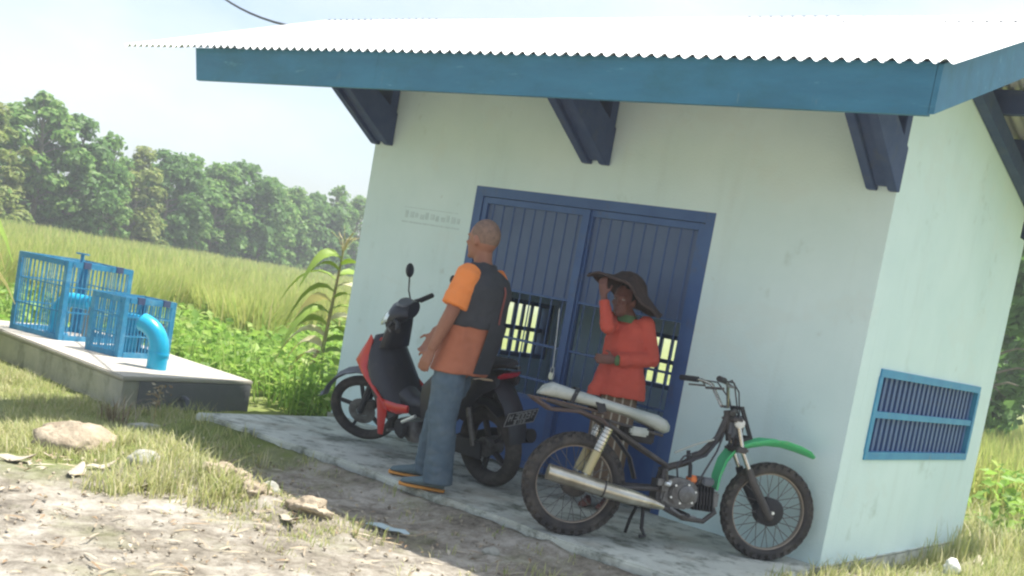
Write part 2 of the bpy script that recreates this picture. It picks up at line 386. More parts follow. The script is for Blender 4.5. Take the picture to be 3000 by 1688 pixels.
# ------------------------------------------------------------------ terrain
def gz(x, y):
    x = np.asarray(x, float); y = np.asarray(y, float)
    z = -.12 - .33*smooth01((-3 - x)/3.5)
    z = z - .10*smooth01((-9 - x)/10)
    z = z - .35*smooth01((y - 3.0)/8.0)*smooth01((x + 9)/9) 
    z = z + .06*smooth01((x - .0)/.8)*smooth01((y+1.5)/1.5)*smooth01((4 - y)/1.5)
    z = z + (.085 + .12*smooth01((-3.2 - x)/1.4))*np.exp(-(np.maximum(-1.38 - y, 0)/.30)**2)*smooth01((x + 5.3)/.6)*smooth01((.6 - x)/.5)*smooth01((1.0 - y)/.8)
    for (bx, by, br, bh) in BUMPS: z = z + bh*np.exp(-((x-bx)**2 + (y-by)**2)/br**2*2)
    z = z + .02*np.sin(x*1.7 + y*.9)*np.sin(y*1.3 - x*.4)*smooth01((-1.6 - y)/.6)
    return z
def gz1(x, y): return float(gz(x, y))
BUMPS = ((-4.2,-2.25,.55,.08),(-3.6,-2.35,.45,.07),(-3.1,-2.45,.40,.06),(-2.75,-2.45,.35,.06),(-2.4,-2.42,.3,.05),(-2.1,-2.36,.3,.05),(-1.7,-2.30,.35,.035),(-4.9,-2.1,.7,.05))
def axis_coords(lo, hi, step, far, g=1.22):
    a = list(np.arange(lo, hi + 1e-6, step)); s = step; p = []
    x = lo
    while x > -far: s *= g; x -= s; p.append(x)
    a = p[::-1] + a; s = step; x = hi
    while x < far: s *= g; x += s; a.append(x)
    return np.array(a)
xs = axis_coords(-7.5, 1.5, .04, 900); ys = axis_coords(-5.2, 2.5, .04, 900)
X, Y = np.meshgrid(xs, ys); Z = gz(X, Y)
near = (X > -9.5) & (X < 4) & (Y > -6.5) & (Y < 4)
for i, j in zip(*np.nonzero(near)):
    p = Vector((X[i,j], Y[i,j], 0)); q = noise.noise(p*2.1)*.018 + noise.noise(p*6.3)*.014 + noise.noise(p*13)*.010 + (.014*max(0, noise.noise(p*9 + Vector((3,1,0)))-.15) )
    Z[i,j] += q
dwall = np.maximum(np.maximum(-4.7 - X, X - .05), np.maximum(-1.42 - Y, Y - 2.95))
Z = np.where(dwall < 0, np.minimum(Z, -.2), Z)
nx, ny = len(xs), len(ys)
idx = np.arange(nx*ny).reshape(ny, nx)
a, b, c_, d = idx[:-1,:-1].ravel(), idx[:-1,1:].ravel(), idx[1:,1:].ravel(), idx[1:,:-1].ravel()
def gsurf(x, y):
    i = int(np.clip(np.searchsorted(ys, y), 1, ny-1)); j = int(np.clip(np.searchsorted(xs, x), 1, nx-1)); return float(Z[i, j])
ground = tri_mesh('ground', np.stack([X.ravel(), Y.ravel(), Z.ravel()], 1), np.concatenate([np.stack([a,b,c_],1), np.stack([a,c_,d],1)]), 'soil')
ground['kind'] = 'structure'
ground.data.polygons.foreach_set('use_smooth', [True]*len(ground.data.polygons))
def grassy(X, Y):
    g = smooth01((-2.75 - X)/1.0)*smooth01((Y + 3.75 + .42*(X+3.4))/.7)           # towards the pump platform
    g = np.maximum(g, smooth01((Y - 1.5)/1.5)); g = np.maximum(g, smooth01((-7 - X)/2))
    g = np.maximum(g, smooth01((X - .05)/.4)*smooth01((Y + .6)/.8))
    return g
at = ground.data.attributes.new('grassy', 'FLOAT', 'POINT'); at.data.foreach_set('value', (grassy(X, Y)*1.1 - .05).ravel().astype(np.float32))

# concrete apron in front of and under the house
front = [(-4.60,-1.47),(-4.2,-1.44),(-3.7,-1.43),(-3.2,-1.39),(-2.8,-1.37),(-2.4,-1.42),(-1.9,-1.43),(-1.5,-1.40),(-1.0,-1.44),(-.6,-1.42),(-.2,-1.38),(.03,-1.36)]
fr2 = []
for (p, q) in zip(front[:-1], front[1:]):
    for k in range(5):
        t = k/5; fr2.append((p[0]+(q[0]-p[0])*t, p[1]+(q[1]-p[1])*t + random.uniform(-.012,.012)))
fr2.append(front[-1])
mb = MB().prism(fr2 + [(.03,2.76),(-4.72,2.76),(-4.66,.0)], -.30, -.002, 'XY')
ap = mb.build('concrete_apron', 'apron', bevel=.012); ap['kind'] = 'structure'

# ------------------------------------------------------------------ pump house
house = thing('pump_house', 'small pale mint pump house with corrugated roof and blue barred double door', 'building', (0,0,0))
XL, YB = -4.867, 2.784; T = .14
ze, ye, yr = 2.79, -1.30, .60
sf = .445; zr_ = ze + sf*(yr - ye); sb = .26
def zroof(y): return ze + sf*(y - ye) if y <= yr else zr_ - sb*(y - yr)
D0, D1, DZ = -3.562, -1.264, 2.134
def wall_top(y): return zroof(y) - .20
def seg_wall(mbx, u0, u1, z0, z1, fixed0, fixed1, ax):
    if ax == 'x': mbx.box((u0, fixed0, z0), (u1, fixed1, z1))
    else: mbx.box((fixed0, u0, z0), (fixed1, u1, z1))
zt = wall_top(0)
mb = MB()
mb.prism([(XL,-.003),(D0,-.003),(D0,DZ),(D1,DZ),(D1,-.003),(0,-.003),(0,zt),(XL,zt)], 0, T, 'XZ')
front_wall = mb.build('front_wall', 'wall_paint', house)
WY0, WY1, WZ0, WZ1 = .336, 2.446, .704, 1.297
def gable(x0, x1, name, WY0=WY0, WY1=WY1):
    mb = MB(); ya, yb2 = T + .001, YB - T - .001
    # below, above and beside the window opening
    mb.box((x0, ya, -.003), (x1, yb2, WZ0)); mb.box((x0, ya, WZ0), (x1, WY0, WZ1)); mb.box((x0, WY1, WZ0), (x1, yb2, WZ1))
    mb.prism([(ya, WZ1), (yb2, WZ1), (yb2, wall_top(yb2)), (yr, wall_top(yr)), (ya, wall_top(ya))], x0, x1, 'YZ')
    bm_ = mb.build(name, 'wall_paint', house)
    me = bm_.data; bm = bmesh.new(); bm.from_mesh(me); bmesh.ops.remove_doubles(bm, verts=bm.verts, dist=1e-4); bm.to_mesh(me); bm.free()
    return bm_
gable(-T, 0, 'side_wall'); gable(XL, XL + T, 'side_wall', .55, 2.60)
BX0, BX1, BZ0, BZ1 = -3.62, -2.35, .68, 1.23
zb = wall_top(YB) - .30  # top lowered: unseen gap under the eave added to light the interior
mb = MB(); mb.box((XL, YB - T, -.003), (0, YB, BZ0)); mb.box((XL, YB-T, BZ0), (BX0, YB, BZ1)); mb.box((BX1, YB-T, BZ0), (0, YB, BZ1)); mb.box((XL, YB-T, BZ1), (0, YB, zb))
mb.build('back_wall', 'wall_paint', house)
def paint_inside(o, axis, sign):
    o.data.materials.append(MATS['inner_paint'])
    for p in o.data.polygons:
        if p.normal[axis]*sign > .9: p.material_index = 1
for o in list(house.children):
    if o.name.startswith('back_wall'): paint_inside(o, 1, -1)
    if o.name.startswith('side_wall'): paint_inside(o, 0, 1 if o.data.vertices[0].co.x < -2 else -1)
    if o.name.startswith('front_wall'): paint_inside(o, 1, 1)
mb = MB(); mb.box((-4.9, -.012, -.32), (.024, YB + .02, -.004)); mb.build('plinth', 'plinth', house)
MB().box((XL+T+.002, T+.002, -.0012), (-T-.002, YB-T-.002, .012)).build('inner_floor', 'concrete_top', house)
# windows with upright bars
def window(name, ax, f0, u0, u1, z0, z1, nb, out, bar=.012, m_in='window_blue'):
    """ax 'y': lies in a plane of constant x = f0; out = direction of the outer face"""
    def bx(mbx, ua, ub, za, zb_, dlo, dhi):
        lo, hi = sorted((f0 + out*dlo, f0 + out*dhi))
        if ax == 'y': mbx.box((lo, ua, za), (hi, ub, zb_))
        else: mbx.box((ua, lo, za), (ub, hi, zb_))
    e = bpy.data.objects.new(name, None); col.objects.link(e); e.parent = house
    fw = .045
    mb = MB(); bx(mb, u0, u1, z1-fw, z1+.008, -.12, .012); bx(mb, u0, u1, z0-.008, z0+fw, -.12, .012)
    bx(mb, u0-.008, u0+fw, z0+fw+.001, z1-fw-.001, -.12, .012); bx(mb, u1-fw, u1+.008, z0+fw+.001, z1-fw-.001, -.12, .012)
    mb.build('window_frame', m_in, e)
    zm = (z0+z1)/2
    mb = MB(); bx(mb, u0+fw, u1-fw, zm-.022, zm+.022, -.045, .004); mb.build('window_rail', m_in, e)
    first = None
    for i in range(nb):
        u = u0 + fw + (u1-u0-2*fw)*(i+.5)/nb
        if first is None:
            mb = MB(); bx(mb, -bar, bar, z0+fw, zm-.023, -.05, -.02); bx(mb, -bar, bar, zm+.023, z1-fw, -.05, -.02)
            first = mb.build('bar', 'door_blue', e); o = first
        else: o = share(first, 'bar', parent=e)
        o.location = (0,u,0) if ax == 'y' else (u,0,0)
    return e
window('side_window', 'y', 0, WY0, WY1, WZ0, WZ1, 22, 1, .022)
window('side_window', 'y', XL, .55, 2.60, WZ0, WZ1, 15, -1, .013, 'door_blue')
window('back_window', 'x', YB, BX0, BX1, BZ0, BZ1, 9, 1, .013, 'door_blue')
# barred double door
door = bpy.data.objects.new('double_door', None); col.objects.link(door); door.parent = house
mb = MB(); y0, y1 = .002, .075
mb.box((D0, y0, 0), (D0+.085, y1, DZ)); mb.box((D1-.075, y0, 0), (D1, y1, DZ)); mb.box((D0+.086, y0, DZ-.075), (D1-.076, y1, DZ))
mb.build('door_frame', 'door_blue', door)
mid = -2.385
def leaf(x0, x1):
    e = bpy.data.objects.new('door_leaf', None); col.objects.link(e); e.parent = house
    e.parent = house
    mb = MB(); ya, yb3 = .012, .052; s = .048; zt2 = DZ - .08
    mb.box((x0, ya, .03), (x0+s, yb3, zt2)); mb.box((x1-s, ya, .03), (x1, yb3, zt2)); mb.box((x0+s+.001, ya, .03), (x1-s-.001, yb3, .08)); mb.box((x0+s+.001, ya, zt2-s), (x1-s-.001, yb3, zt2))
    mb.build('leaf_frame', 'door_blue', e)
    mb = MB(); mb.box((x0+s+.001, .02, .081), (x1-s-.001, .030, .56)); mb.build('kick_panel', 'door_sheet', e)
    mb = MB(); mb.box((x0+s+.001, .0345, 1.36), (x1-s-.001, .041, zt2-s-.001)); mb.build('upper_panel', 'door_panel', e)
    for z in (.575, .72, .99, 1.36):
        mb = MB(); h = .016 if z == .575 else .009; mb.box((x0+s+.001, .019, z-h), (x1-s-.001, .045, z+h)); mb.build('door_rail', 'door_blue', e)
    nb = 9; first = None
    for i in range(nb):
        u = x0+s + (x1-x0-2*s)*(i+.5)/nb
        if first is None: first = MB().tube([(0,.032,.56),(0,.032,zt2-s)], .0055, 6).build('bar', 'door_blue', e, smooth=True); o = first
        else: o = share(first, 'bar', parent=e)
        o.location = (u,0,0)
    return e
leaf(D0+.09, mid-.004); leaf(mid+.004, D1-.08)
mb = MB().box((mid-.035, -.006, .03), (mid+.03, .0105, DZ-.082)); mb.build('meeting_stile', 'door_blue', door)
# brackets under the eaves
def bracket(x0, x1):
    e = bpy.data.objects.new('eave_bracket', None); col.objects.link(e); e.parent = house
    w2 = x1 - x0; t3 = w2*.30
    zr2 = lambda y: zroof(y) - .30
    yo = -.60
    poly = [(-.001, 2.385), (-.045, 2.385), (yo, 2.385 + .69*(-yo-.045)), (yo, 2.60 + .69*(-yo-.045)), (-.001, 2.66)]
    for xa in (x0, x1 - t3):
        MB().prism(poly, xa, xa + t3, 'YZ').build('side_board', 'dark_timber', e, bevel=.004)
    poly2 = [(-.003, 2.415), (-.05, 2.415), (yo+.02, 2.43 + .69*(-yo-.06)), (yo+.02, 2.58 + .69*(-yo-.06)), (-.003, 2.63)]
    MB().prism(poly2, x0 + t3 + .001, x1 - t3 - .001, 'YZ').build('strut', 'dark_timber', e)
    MB().box((x0+.01, -.085, 2.55), (x1-.01, -.004, wall_top(-.09)-.05)).build('wall_post', 'dark_timber', e, bevel=.004)
    # rafter tail carried by the bracket
    MB().prism([(-.09, zr2(-.09)+.04), (-1.262, zr2(-1.262)+.06), (-1.262, zr2(-1.262)+.22), (-.09, zr2(-.09)+.22)], x0+.05, x1-.05, 'YZ').build('rafter_tail', 'dark_timber', e)
bracket(-4.876, -4.640); bracket(-2.497, -2.258); bracket(-.190, .020)
# roof: corrugated sheets, purlins, rafters, fascia
roof = bpy.data.objects.new('roof', None); col.objects.link(roof); roof.parent = house
RX0, RX1 = -6.66, .685
NW = 81; WV = (RX1-RX0)/NW; AMP = .0135; PER = 9
def sheet(front):
    seg = PER*8; rows = 5
    ya, yb4 = (ye - .035, yr + .02) if front else (yr - .02, 3.75)  # rear eave, out of view, lengthened to keep sun off the back corner
    vs = []; fs = []
    for i in range(rows):
        y = ya + (yb4 - ya)*i/(rows-1)
        z0 = (ze + sf*(y-ye)) if front else (zr_ - sb*(y-yr))
        for j in range(seg+5):
            vs.append((j*WV/8, y, z0 + AMP*math.cos(2*math.pi*j/8) + AMP))
    n = seg+5
    for i in range(rows-1):
        for j in range(n-1): fs.append((i*n+j, i*n+j+1, (i+1)*n+j+1, (i+1)*n+j))
    return MB().add(vs, fs)
for front_ in (True, False):
    first = None
    for k in range(NW//PER):
        loc = (RX0 + k*PER*WV, random.uniform(-.012,.012), .0012*(k % 2) + .008*(1 - k/8))
        if first is None: first = sheet(front_).build('roof_sheet', 'zinc', roof, smooth=True, angle=80); o = first
        else: o = share(first, 'roof_sheet', parent=roof)
        o.location = loc
# ridge cap in lengths
first = None
for k in range(5):
    L5 = (RX1-RX0)/5
    if first is None:
        mb = MB(); pr = [(-.16, zroof(yr-.16)+.020), (-.01, zr_+.036), (.01, zr_+.036), (.17, zr_-.26*.17+.020)]
        vs = []; 
        for x in (0, L5+.04):
            vs += [(x, yr+a_, b_) for a_, b_ in pr]
        mb.add(vs, [(0,1,5,4),(1,2,6,5),(2,3,7,6)]); first = mb.build('ridge_cap', 'zinc', roof); o = first
    else: o = share(first, 'ridge_cap', parent=roof)
    o.location = (RX0 + k*L5 - .02, random.uniform(-.01,.01), .0012*(k % 2))
for (x0_, x1_, sl_, dy_, dz_) in ((-5.555,-3.4004,.075,0,0),(-3.3996,-1.2004,0,.0006,.0004),(-1.1996,.640,0,0,0)):
    MB().prism([(x0_-sl_, 2.795), (x0_, 2.540+dz_), (x1_, 2.540+dz_), (x1_, 2.795)], -1.300+dy_, -1.272+dy_, 'XZ').build('fascia_board', 'blue_board', roof)
def rake(x, ya, yb5, name='barge_board'):
    lo = .245
    mb = MB().prism([(ya, zroof(ya)-.005), (yb5, zroof(yb5)-.005), (yb5, zroof(yb5)-lo), (ya, zroof(ya)-lo)], x, x+.028, 'YZ'); return mb.build(name, 'blue_board', roof)
rake(.643, ye, yr-.001); rake(.643, yr+.001, 3.70)
for y in (-1.20, -.62, -.06, .46, .80, 1.40, 2.10, 2.80, 3.60):
    ph = .12 if y < yr else .17; z = zroof(y) - .012 - ph/2; MB().beam((-5.50, y, z), (.640, y, z), .06, ph).build('purlin', 'dark_timber', roof)
for x in (XL-.05, -2.37, .045):
    ya, yb6 = .145, yr
    if x > 0 or x < XL: ya = -.0
    h0, h1 = .20, .315
    if x > 0 or x < XL:
        MB().prism([(-.10, zroof(-.10)-h0), (yr, zroof(yr)-h0), (3.55, zroof(3.55)-h0), (3.55, zroof(3.55)-h1), (yr, zroof(yr)-h1-.02), (-.10, zroof(-.10)-h1)], x-.04, x+.04, 'YZ').build('rafter', 'dark_timber', roof)
mb = MB(); 
for i in range(11):
    x = -4.34 + i*.062; mb.box((x, -.0035, 1.80 + .004*(i % 3)), (x+.034+.012*(i%2), -.001, 1.862 - .007*((i*5) % 4)))
mb.box((-4.37, -.003, 1.758), (-3.68, -.001, 1.772)); mb.box((-4.36, -.003, 1.885), (-3.72, -.001, 1.891)); mb.build('faded_stencil', 'smudge', house)

LOCKX = -2.42
lock = thing('padlock', 'small bright padlock hanging on a light chain from the door', 'padlock', (LOCKX, -.03, 0))
MB().box((-.022,-.012,.755),(.022,.012,.805)).build('lock_body', 'steel_bright', lock, bevel=.004)
MB().tube([(-.014,0,.803),(-.014,0,.835),(-.006,0,.848),(.006,0,.848),(.014,0,.835),(.014,0,.803)], .004, 6).build('shackle', 'steel_bright', lock, smooth=True)
MB().tube([(0,0,.842),(-.012,.004,.95),(-.03,.010,1.10),(-.055,.018,1.29)], .0045, 6).build('chain', 'steel_bright', lock)

# ------------------------------------------------------------------ pump platform with cages and pipes
plat = thing('concrete_platform', 'low concrete platform carrying the blue cages and pipes', 'platform', (-7.0, -.72, -.45))
PQ = [(-7.0,-.72),(-7.28,.88),(-10.9,1.05),(-10.9,-.47)]
def lp(q, o=(-7.0,-.72)): return [(a_-o[0], b_-o[1]) for a_, b_ in q]
ztop = -.12 + .45
MB().prism(lp([(-7.02,-.70),(-7.30,.86),(-10.88,1.03),(-10.88,-.45)]), -.25, ztop-.045, 'XY').build('platform_body', 'concrete', plat, bevel=.01)
MB().prism(lp(PQ), ztop-.044, ztop, 'XY').build('top_slab', 'concrete_top', plat, bevel=.012)
def pt(a_, b_, t): return (a_[0]+(b_[0]-a_[0])*t, a_[1]+(b_[1]-a_[1])*t)
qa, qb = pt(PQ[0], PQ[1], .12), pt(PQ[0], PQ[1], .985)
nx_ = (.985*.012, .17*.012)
MB().prism(lp([(qa[0]-.04,qa[1]),(qa[0]+nx_[0]-.012,qa[1]),(qb[0]+nx_[0]-.012,qb[1]),(qb[0]-.04,qb[1])]), -.25, ztop-.046, 'XY').build('dark_end_face', 'concrete_dark', plat)  # dark concrete facing; its colour also stands in for the roof's shade
mbx = MB().tube([(-.25,.72,.13),(-.06,.70,.13),(-.02,.70,.12),(-.005,.70,.06)], .03, 10); mbx.build('drain_spout', 'grey_plastic', plat, smooth=True)
A1 = Vector((.978,.208,0)); A2 = Vector((-.208,.978,0))
def cage(corner, w1, w2, h, label, lid, e=.06):
    t = thing('steel_cage', label, 'cage', (corner[0], corner[1], -.12), math.atan2(.208,.978), 'blue steel cages on the platform')
    for (x, y) in ((0,0),(-w1,0),(0,w2),(-w1,w2)):
        mb = MB(); sx = -1 if x == 0 else 1; sy = 1 if y == 0 else -1
        mb.box((min(x,x+sx*e),min(y,y+sy*.008),0),(max(x,x+sx*e),max(y,y+sy*.008),h)); mb.box((min(x,x+sx*.008),min(y+sy*.0085,y+sy*e),0),(max(x,x+sx*.008),max(y+sy*.0085,y+sy*e),h)); mb.build('corner_post', 'cage_blue', t)
    for z in (0, h-e):
        for (p, q) in (((0,0),(-w1,0)),((0,w2),(-w1,w2)),((0,0),(0,w2)),((-w1,0),(-w1,w2))):
            d = .012; off = .007
            x0, x1 = sorted((p[0],q[0])); y0, y1 = sorted((p[1],q[1]))
            if x0 == x1: x0, x1 = (x0-.010+ (0.011 if x0<0 else -.001), x1+.011*(1 if x0<0 else 0) ) if False else (x0-.006, x1+.006); y0 += e; y1 -= e
            else: y0, y1 = y0-.006, y1+.006; x0 += e; x1 -= e
            MB().box((x0,y0,z),(x1,y1,z+e)).build('edge_rail', 'cage_blue', t)
    def panel(p, q, n, rails):
        p = Vector((*p,0)); q = Vector((*q,0)); first = None
        for i in range(n):
            c = p + (q-p)*((i+.5)/n)
            if first is None: first = MB().box((-.0055,-.004,e),(.0055,.004,h-e)).build('bar', 'cage_blue', t); o = first
            else: o = share(first, 'bar', parent=t)
            o.location = c; o.rotation_euler = (0,0,math.atan2(q.y-p.y, q.x-p.x))
        for z in rails: MB().beam(p+V(0,0,z), q+V(0,0,z), .012, .014).build('cross_rail', 'cage_blue', t)
    rl = (h*.36, h*.68)
    panel((-e,0),(-w1+e,0), 11, rl); panel((0,e),(0,w2-e), 13, rl); panel((-w1,e),(-w1,w2-e), 13, rl); panel((-e,w2),(-w1+e,w2), 11, rl)
    # top: lid sheet frame with hinges
    for s in (.22,.72): MB().box((-.012,w2*s,h-.06),(.016,w2*s+.09,h+.012)).build('hinge', 'dark_timber', t)
    if lid:
        MB().tube([(-w1*.35,w2*.45,h-.04),(-w1*.35,w2*.45,h+.10)], .02, 8).build('valve_stem', 'cage_blue', t)
        MB().lathe([(.058,-.008),(.07,-.008),(.07,.008),(.058,.008)], (-w1*.35,w2*.45,h+.09), 'Z', 18, True).build('hand_wheel', 'cage_blue', t)
        MB().beam((-w1*.35-.062,w2*.45,h+.09),(-w1*.35+.062,w2*.45,h+.09), .014,.01).build('wheel_spoke', 'cage_blue', t)
    for (p, q) in (((-w1*.33,.0),(-w1*.33,w2)),((-w1*.66,0),(-w1*.66,w2))): MB().beam((p[0],p[1],h-.012),(q[0],q[1],h-.012), .02,.01).build('top_bar', 'cage_blue', t)
    return t
cage((-9.39,-.18), .80, .86, .89, 'taller left blue steel cage around a bent pipe', True)
cage((-8.33,-.07), .50, .68, .65, 'shorter right blue steel cage beside the open pipe elbow', False)
def arc(c, rad, d, a0, a1, n=10):
    """points of a bend in the vertical plane of direction d"""
    d = Vector((*d,0)).normalized(); return [Vector(c) + d*(rad*math.cos(a0+(a1-a0)*i/n)) + V(0,0,1)*(rad*math.sin(a0+(a1-a0)*i/n)) for i in range(n+1)]
elb = thing('pipe_elbow', 'open bright blue pipe elbow at the right end of the platform', 'pipe', (-7.66, -.02, -.12))
dv = Vector((-.86,-.51,0)); P = [V(0,0,.20)]
ctr = dv*.26 + V(0,0,.20)
pts = [V(0,0,.17)] + [ctr - dv*(.26*math.cos(t*R(80)/8)) + V(0,0,.26*math.sin(t*R(80)/8)) for t in range(9)]
mb = MB().tube(pts, .095, 20, cap=False); mb.tube(pts[::-1], .082, 20, cap=False); mb.build('bend', 'pipe_blue', elb, smooth=True)
MB().tube([(0,0,0),(0,0,.165)], .097, 20).build('riser', 'pipe_blue', elb, smooth=True)
MB().tube([(0,0,.150),(0,0,.172)], .103, 20).build('collar', 'pipe_blue', elb, smooth=True)
pa = thing('discharge_pipe', 'arched blue pipe standing inside the taller cage', 'pipe', (-9.72, .10, -.12), math.atan2(.208,.978))
pts = [V(-.22,0,0), V(-.22,0,.22)] + [V(.0,0,.22) + V(-.22*math.cos(t*math.pi/16), 0, .22*math.sin(t*math.pi/16)) for t in range(1,9)] + [V(.22,.05,.44)]
MB().tube(pts, .085, 16).build('bend', 'pipe_blue', pa, smooth=True)
MB().tube([(-.22,0,0),(-.22,0,.03)], .13, 16).build('flange', 'cage_blue', pa, smooth=True)
MB().tube([(.2,.06,0),(.2,.06,.4)], .05, 12).build('stand_pipe', 'rock_grey', pa, smooth=True)
pv = thing('valve_pipe', 'blue flanged valve standing inside the shorter cage', 'valve', (-8.58, .18, -.12))
MB().tube([(0,0,0),(0,0,.46)], .075, 14).build('body', 'pipe_blue', pv, smooth=True)
for z in (.02, .24, .42): MB().tube([(0,0,z-.012),(0,0,z+.012)], .13, 16).build('flange', 'cage_blue', pv, smooth=True)
MB().tube([(.03,.1,.3),(.1,.3,.3)], .10, 12).build('outlet', 'black_matte', pv, smooth=True)

# ------------------------------------------------------------------ motorcycles
def sub(name, parent, loc=(0,0,0), rot=None):
    e = bpy.data.objects.new(name, None); col.objects.link(e); e.parent = parent; e.location = loc; e.empty_display_size = .05
    if rot: e.rotation_euler = rot
    return e
def tyre_mesh(r, wd, th, knob, n=56):
    prof = []
    for i in range(12):
        t = 2*math.pi*i/12; prof.append((r - th + th*math.cos(t)*(1 if math.cos(t) > 0 else .75), wd*math.sin(t)))
    mb = MB().lathe(prof, n=n, close=True)
    if knob:
        K = 34
        for i in range(K):
            for (yy, dth, rr) in ((-.34,0,.992),(.34,0,.992),(0,.5,1.0),(-.78,.5,.955),(.78,.5,.955)):
                t = 2*math.pi*(i+dth)/K; er = Vector((math.cos(t),0,math.sin(t))); c = er*(r*rr) + V(0,yy*wd,0)
                mb.beam(c - er*.012, c + er*.012, .026, .021, up=(0,1,0))
    return mb
def spoked_wheel(name, parent, c, r, wd, rim_r, tyre_m, rim_m, hub_r, hub_m, rot=None):
    w_ = sub(name, parent, c, rot)
    tyre_mesh(r, wd, (r-rim_r)*.62, True).build('tyre', tyre_m, w_, smooth=True, angle=50)
    MB().lathe([(rim_r+.014,-.026),(rim_r-.006,-.024),(rim_r-.010,-.01),(rim_r-.010,.01),(rim_r-.006,.024),(rim_r+.014,.026)], n=48, close=True).build('rim', rim_m, w_, smooth=True)
    MB().lathe([(.012,-.075),(hub_r*.75,-.07),(hub_r,-.055),(hub_r,.035),(hub_r*.55,.05),(.02,.075),(.001,.075)], n=28).build('hub', hub_m, w_, smooth=True)
    mb = MB()
    for i in range(36):
        t0 = 2*math.pi*i/36; t1 = t0 + (.42 if i % 2 else -.42); y = .045 if (i//2) % 2 else -.045
        mb.tube([(hub_r*.9*math.cos(t1), y, hub_r*.9*math.sin(t1)), ((rim_r-.008)*math.cos(t0), 0, (rim_r-.008)*math.sin(t0))], .0022, 4, cap=False)
    mb.build('spokes', 'alloy', w_, kind='stuff')
    return w_
BU = math.atan2(.768,.64)
bike = thing('stripped_motorcycle', 'stripped dirt motorcycle with green front fender and pale seat leaning by the wall', 'motorcycle', (-1.08,-1.30,0), BU)
bike.rotation_euler = (R(-5), 0, BU)
spoked_wheel('rear_wheel', bike, (.028,0,.300), .298, .052, .232, 'tyre_dusty', 'rim_tan', .075, 'rust_frame')
spoked_wheel('front_wheel', bike, (1.275,0,.300), .296, .048, .240, 'tyre_dusty', 'rim_tan', .088, 'black_matte')
mb = MB()
mb.tube([(.925,0,.86),(.875,0,.70),(.79,0,.60),(.69,0,.52),(.60,0,.485),(.54,0,.45)], [.026,.024,.022,.021,.022,.024], 10)
mb.tube([(.91,0,.88),(.955,0,.70)], .028, 12)
for s in (-.075,.075):
    mb.tube([(.57,s*.5,.49),(.40,s,.565),(.17,s,.675),(-.02,s,.735),(-.20,s*.9,.765)], .014, 8)
    mb.tube([(.56,s*.5,.47),(.55,s*.8,.36),(.56,s*.8,.27)], .016, 8)
    mb.tube([(.15,s,.672),(.17,s,.70),(.50,s,.665)], .010, 6)
mb.box((.52,-.07,.25),(.60,.07,.40)); mb.build('frame', 'rust_frame', bike, smooth=True)
mb = MB()
for s in (-.10,.10): mb.tube([(.54,s*.6,.345),(.30,s,.325),(.02,s,.300)], .015, 8)
mb.build('swingarm', 'rust_frame', bike, smooth=True)
for s in (-.125,.125):
    e = sub('rear_shock', bike)
    a_, b_ = V(.155,s,.665), V(.055,s,.345); d_ = b_ - a_
    MB().tube([a_ + d_*.02, a_ + d_*.46], .030, 14).build('spring_cover', 'chrome', e, smooth=True)
    MB().tube([a_ + d_*.47, a_ + d_*.90], .027, 14).build('damper_tube', 'gold_shock', e, smooth=True)
    MB().tube([a_ + d_*.90, b_], .010, 8).build('shock_eye', 'steel_bright', e, smooth=True)
    mb = MB()
    for k in range(6): 
        q = a_ + d_*(.05+.07*k); mb.tube([q, q + d_*.012], .033, 14)
    mb.build('coil', 'alloy', e, smooth=True)
mb = MB().tube([(-.175,-.165,.362),(-.17,-.165,.362),(.20,-.16,.302),(.34,-.155,.281),(.48,-.14,.262),(.56,-.12,.246)], [.020,.047,.047,.046,.032,.017], 16)
mb.build('muffler', 'muffler_steel', bike, smooth=True)
MB().tube([(.555,-.12,.247),(.70,-.10,.195),(.84,-.07,.19),(.92,-.03,.25),(.90,0,.30)], .016, 10).build('exhaust_pipe', 'rust_frame', bike, smooth=True)
MB().tube([(.166,-.162,.3075),(.176,-.162,.306)], .049, 16).build('muffler_band', 'rust_frame', bike, smooth=True)
eng = sub('engine', bike)
MB().prism([(.545,.28),(.60,.245),(.72,.245),(.775,.285),(.78,.375),(.73,.425),(.62,.43),(.555,.395)], -.095, .10, 'XZ').build('crankcase', 'alloy', eng, bevel=.014)
MB().prism([(.585,.30),(.63,.272),(.72,.272),(.758,.305),(.762,.37),(.72,.405),(.64,.405),(.595,.375)], -.118, -.094, 'XZ').build('side_cover', 'alloy', eng, bevel=.010)
for (bx_, bz_) in ((.60,.312),(.66,.283),(.735,.295),(.748,.36),(.70,.398),(.62,.385)): MB().tube([(bx_,-.117,bz_),(bx_,-.124,bz_)], .007, 6).build('bolt', 'steel_bright', eng)
MB().tube([(.585,-.10,.40),(.575,-.12,.385),(.55,-.125,.39)], .014, 8).build('kick_shaft', 'steel_bright', eng, smooth=True)
MB().tube([(.56,-.13,.40),(.545,-.135,.45),(.54,-.15,.47)], .008, 8).build('kick_lever', 'alloy', eng, smooth=True)
MB().tube([(.77,-.05,.40),(.80,-.08,.50),(.86,-.06,.62),(.90,-.03,.74)], .006, 6).build('spark_lead', 'wire_black', eng, smooth=True)
MB().tube([(.64,-.06,.43),(.62,-.07,.50),(.66,-.05,.56),(.74,-.045,.60)], .006, 6).build('clutch_cable', 'wire_black', eng, smooth=True)
MB().box((.80,-.075,.405),(.875,-.01,.455)).build('coil', 'grey_plastic', eng, bevel=.01)
MB().lathe([(.001,-.138),(.030,-.138),(.040,-.134),(.052,-.131),(.056,-.116)], (.695,0,.340), 'Y', 24).build('clutch_cover', 'alloy', eng, smooth=True)
MB().lathe([(.001,-.1405),(.018,-.140),(.020,-.137)], (.695,0,.340), 'Y', 18).build('cover_cap', 'alloy', eng)
first = None
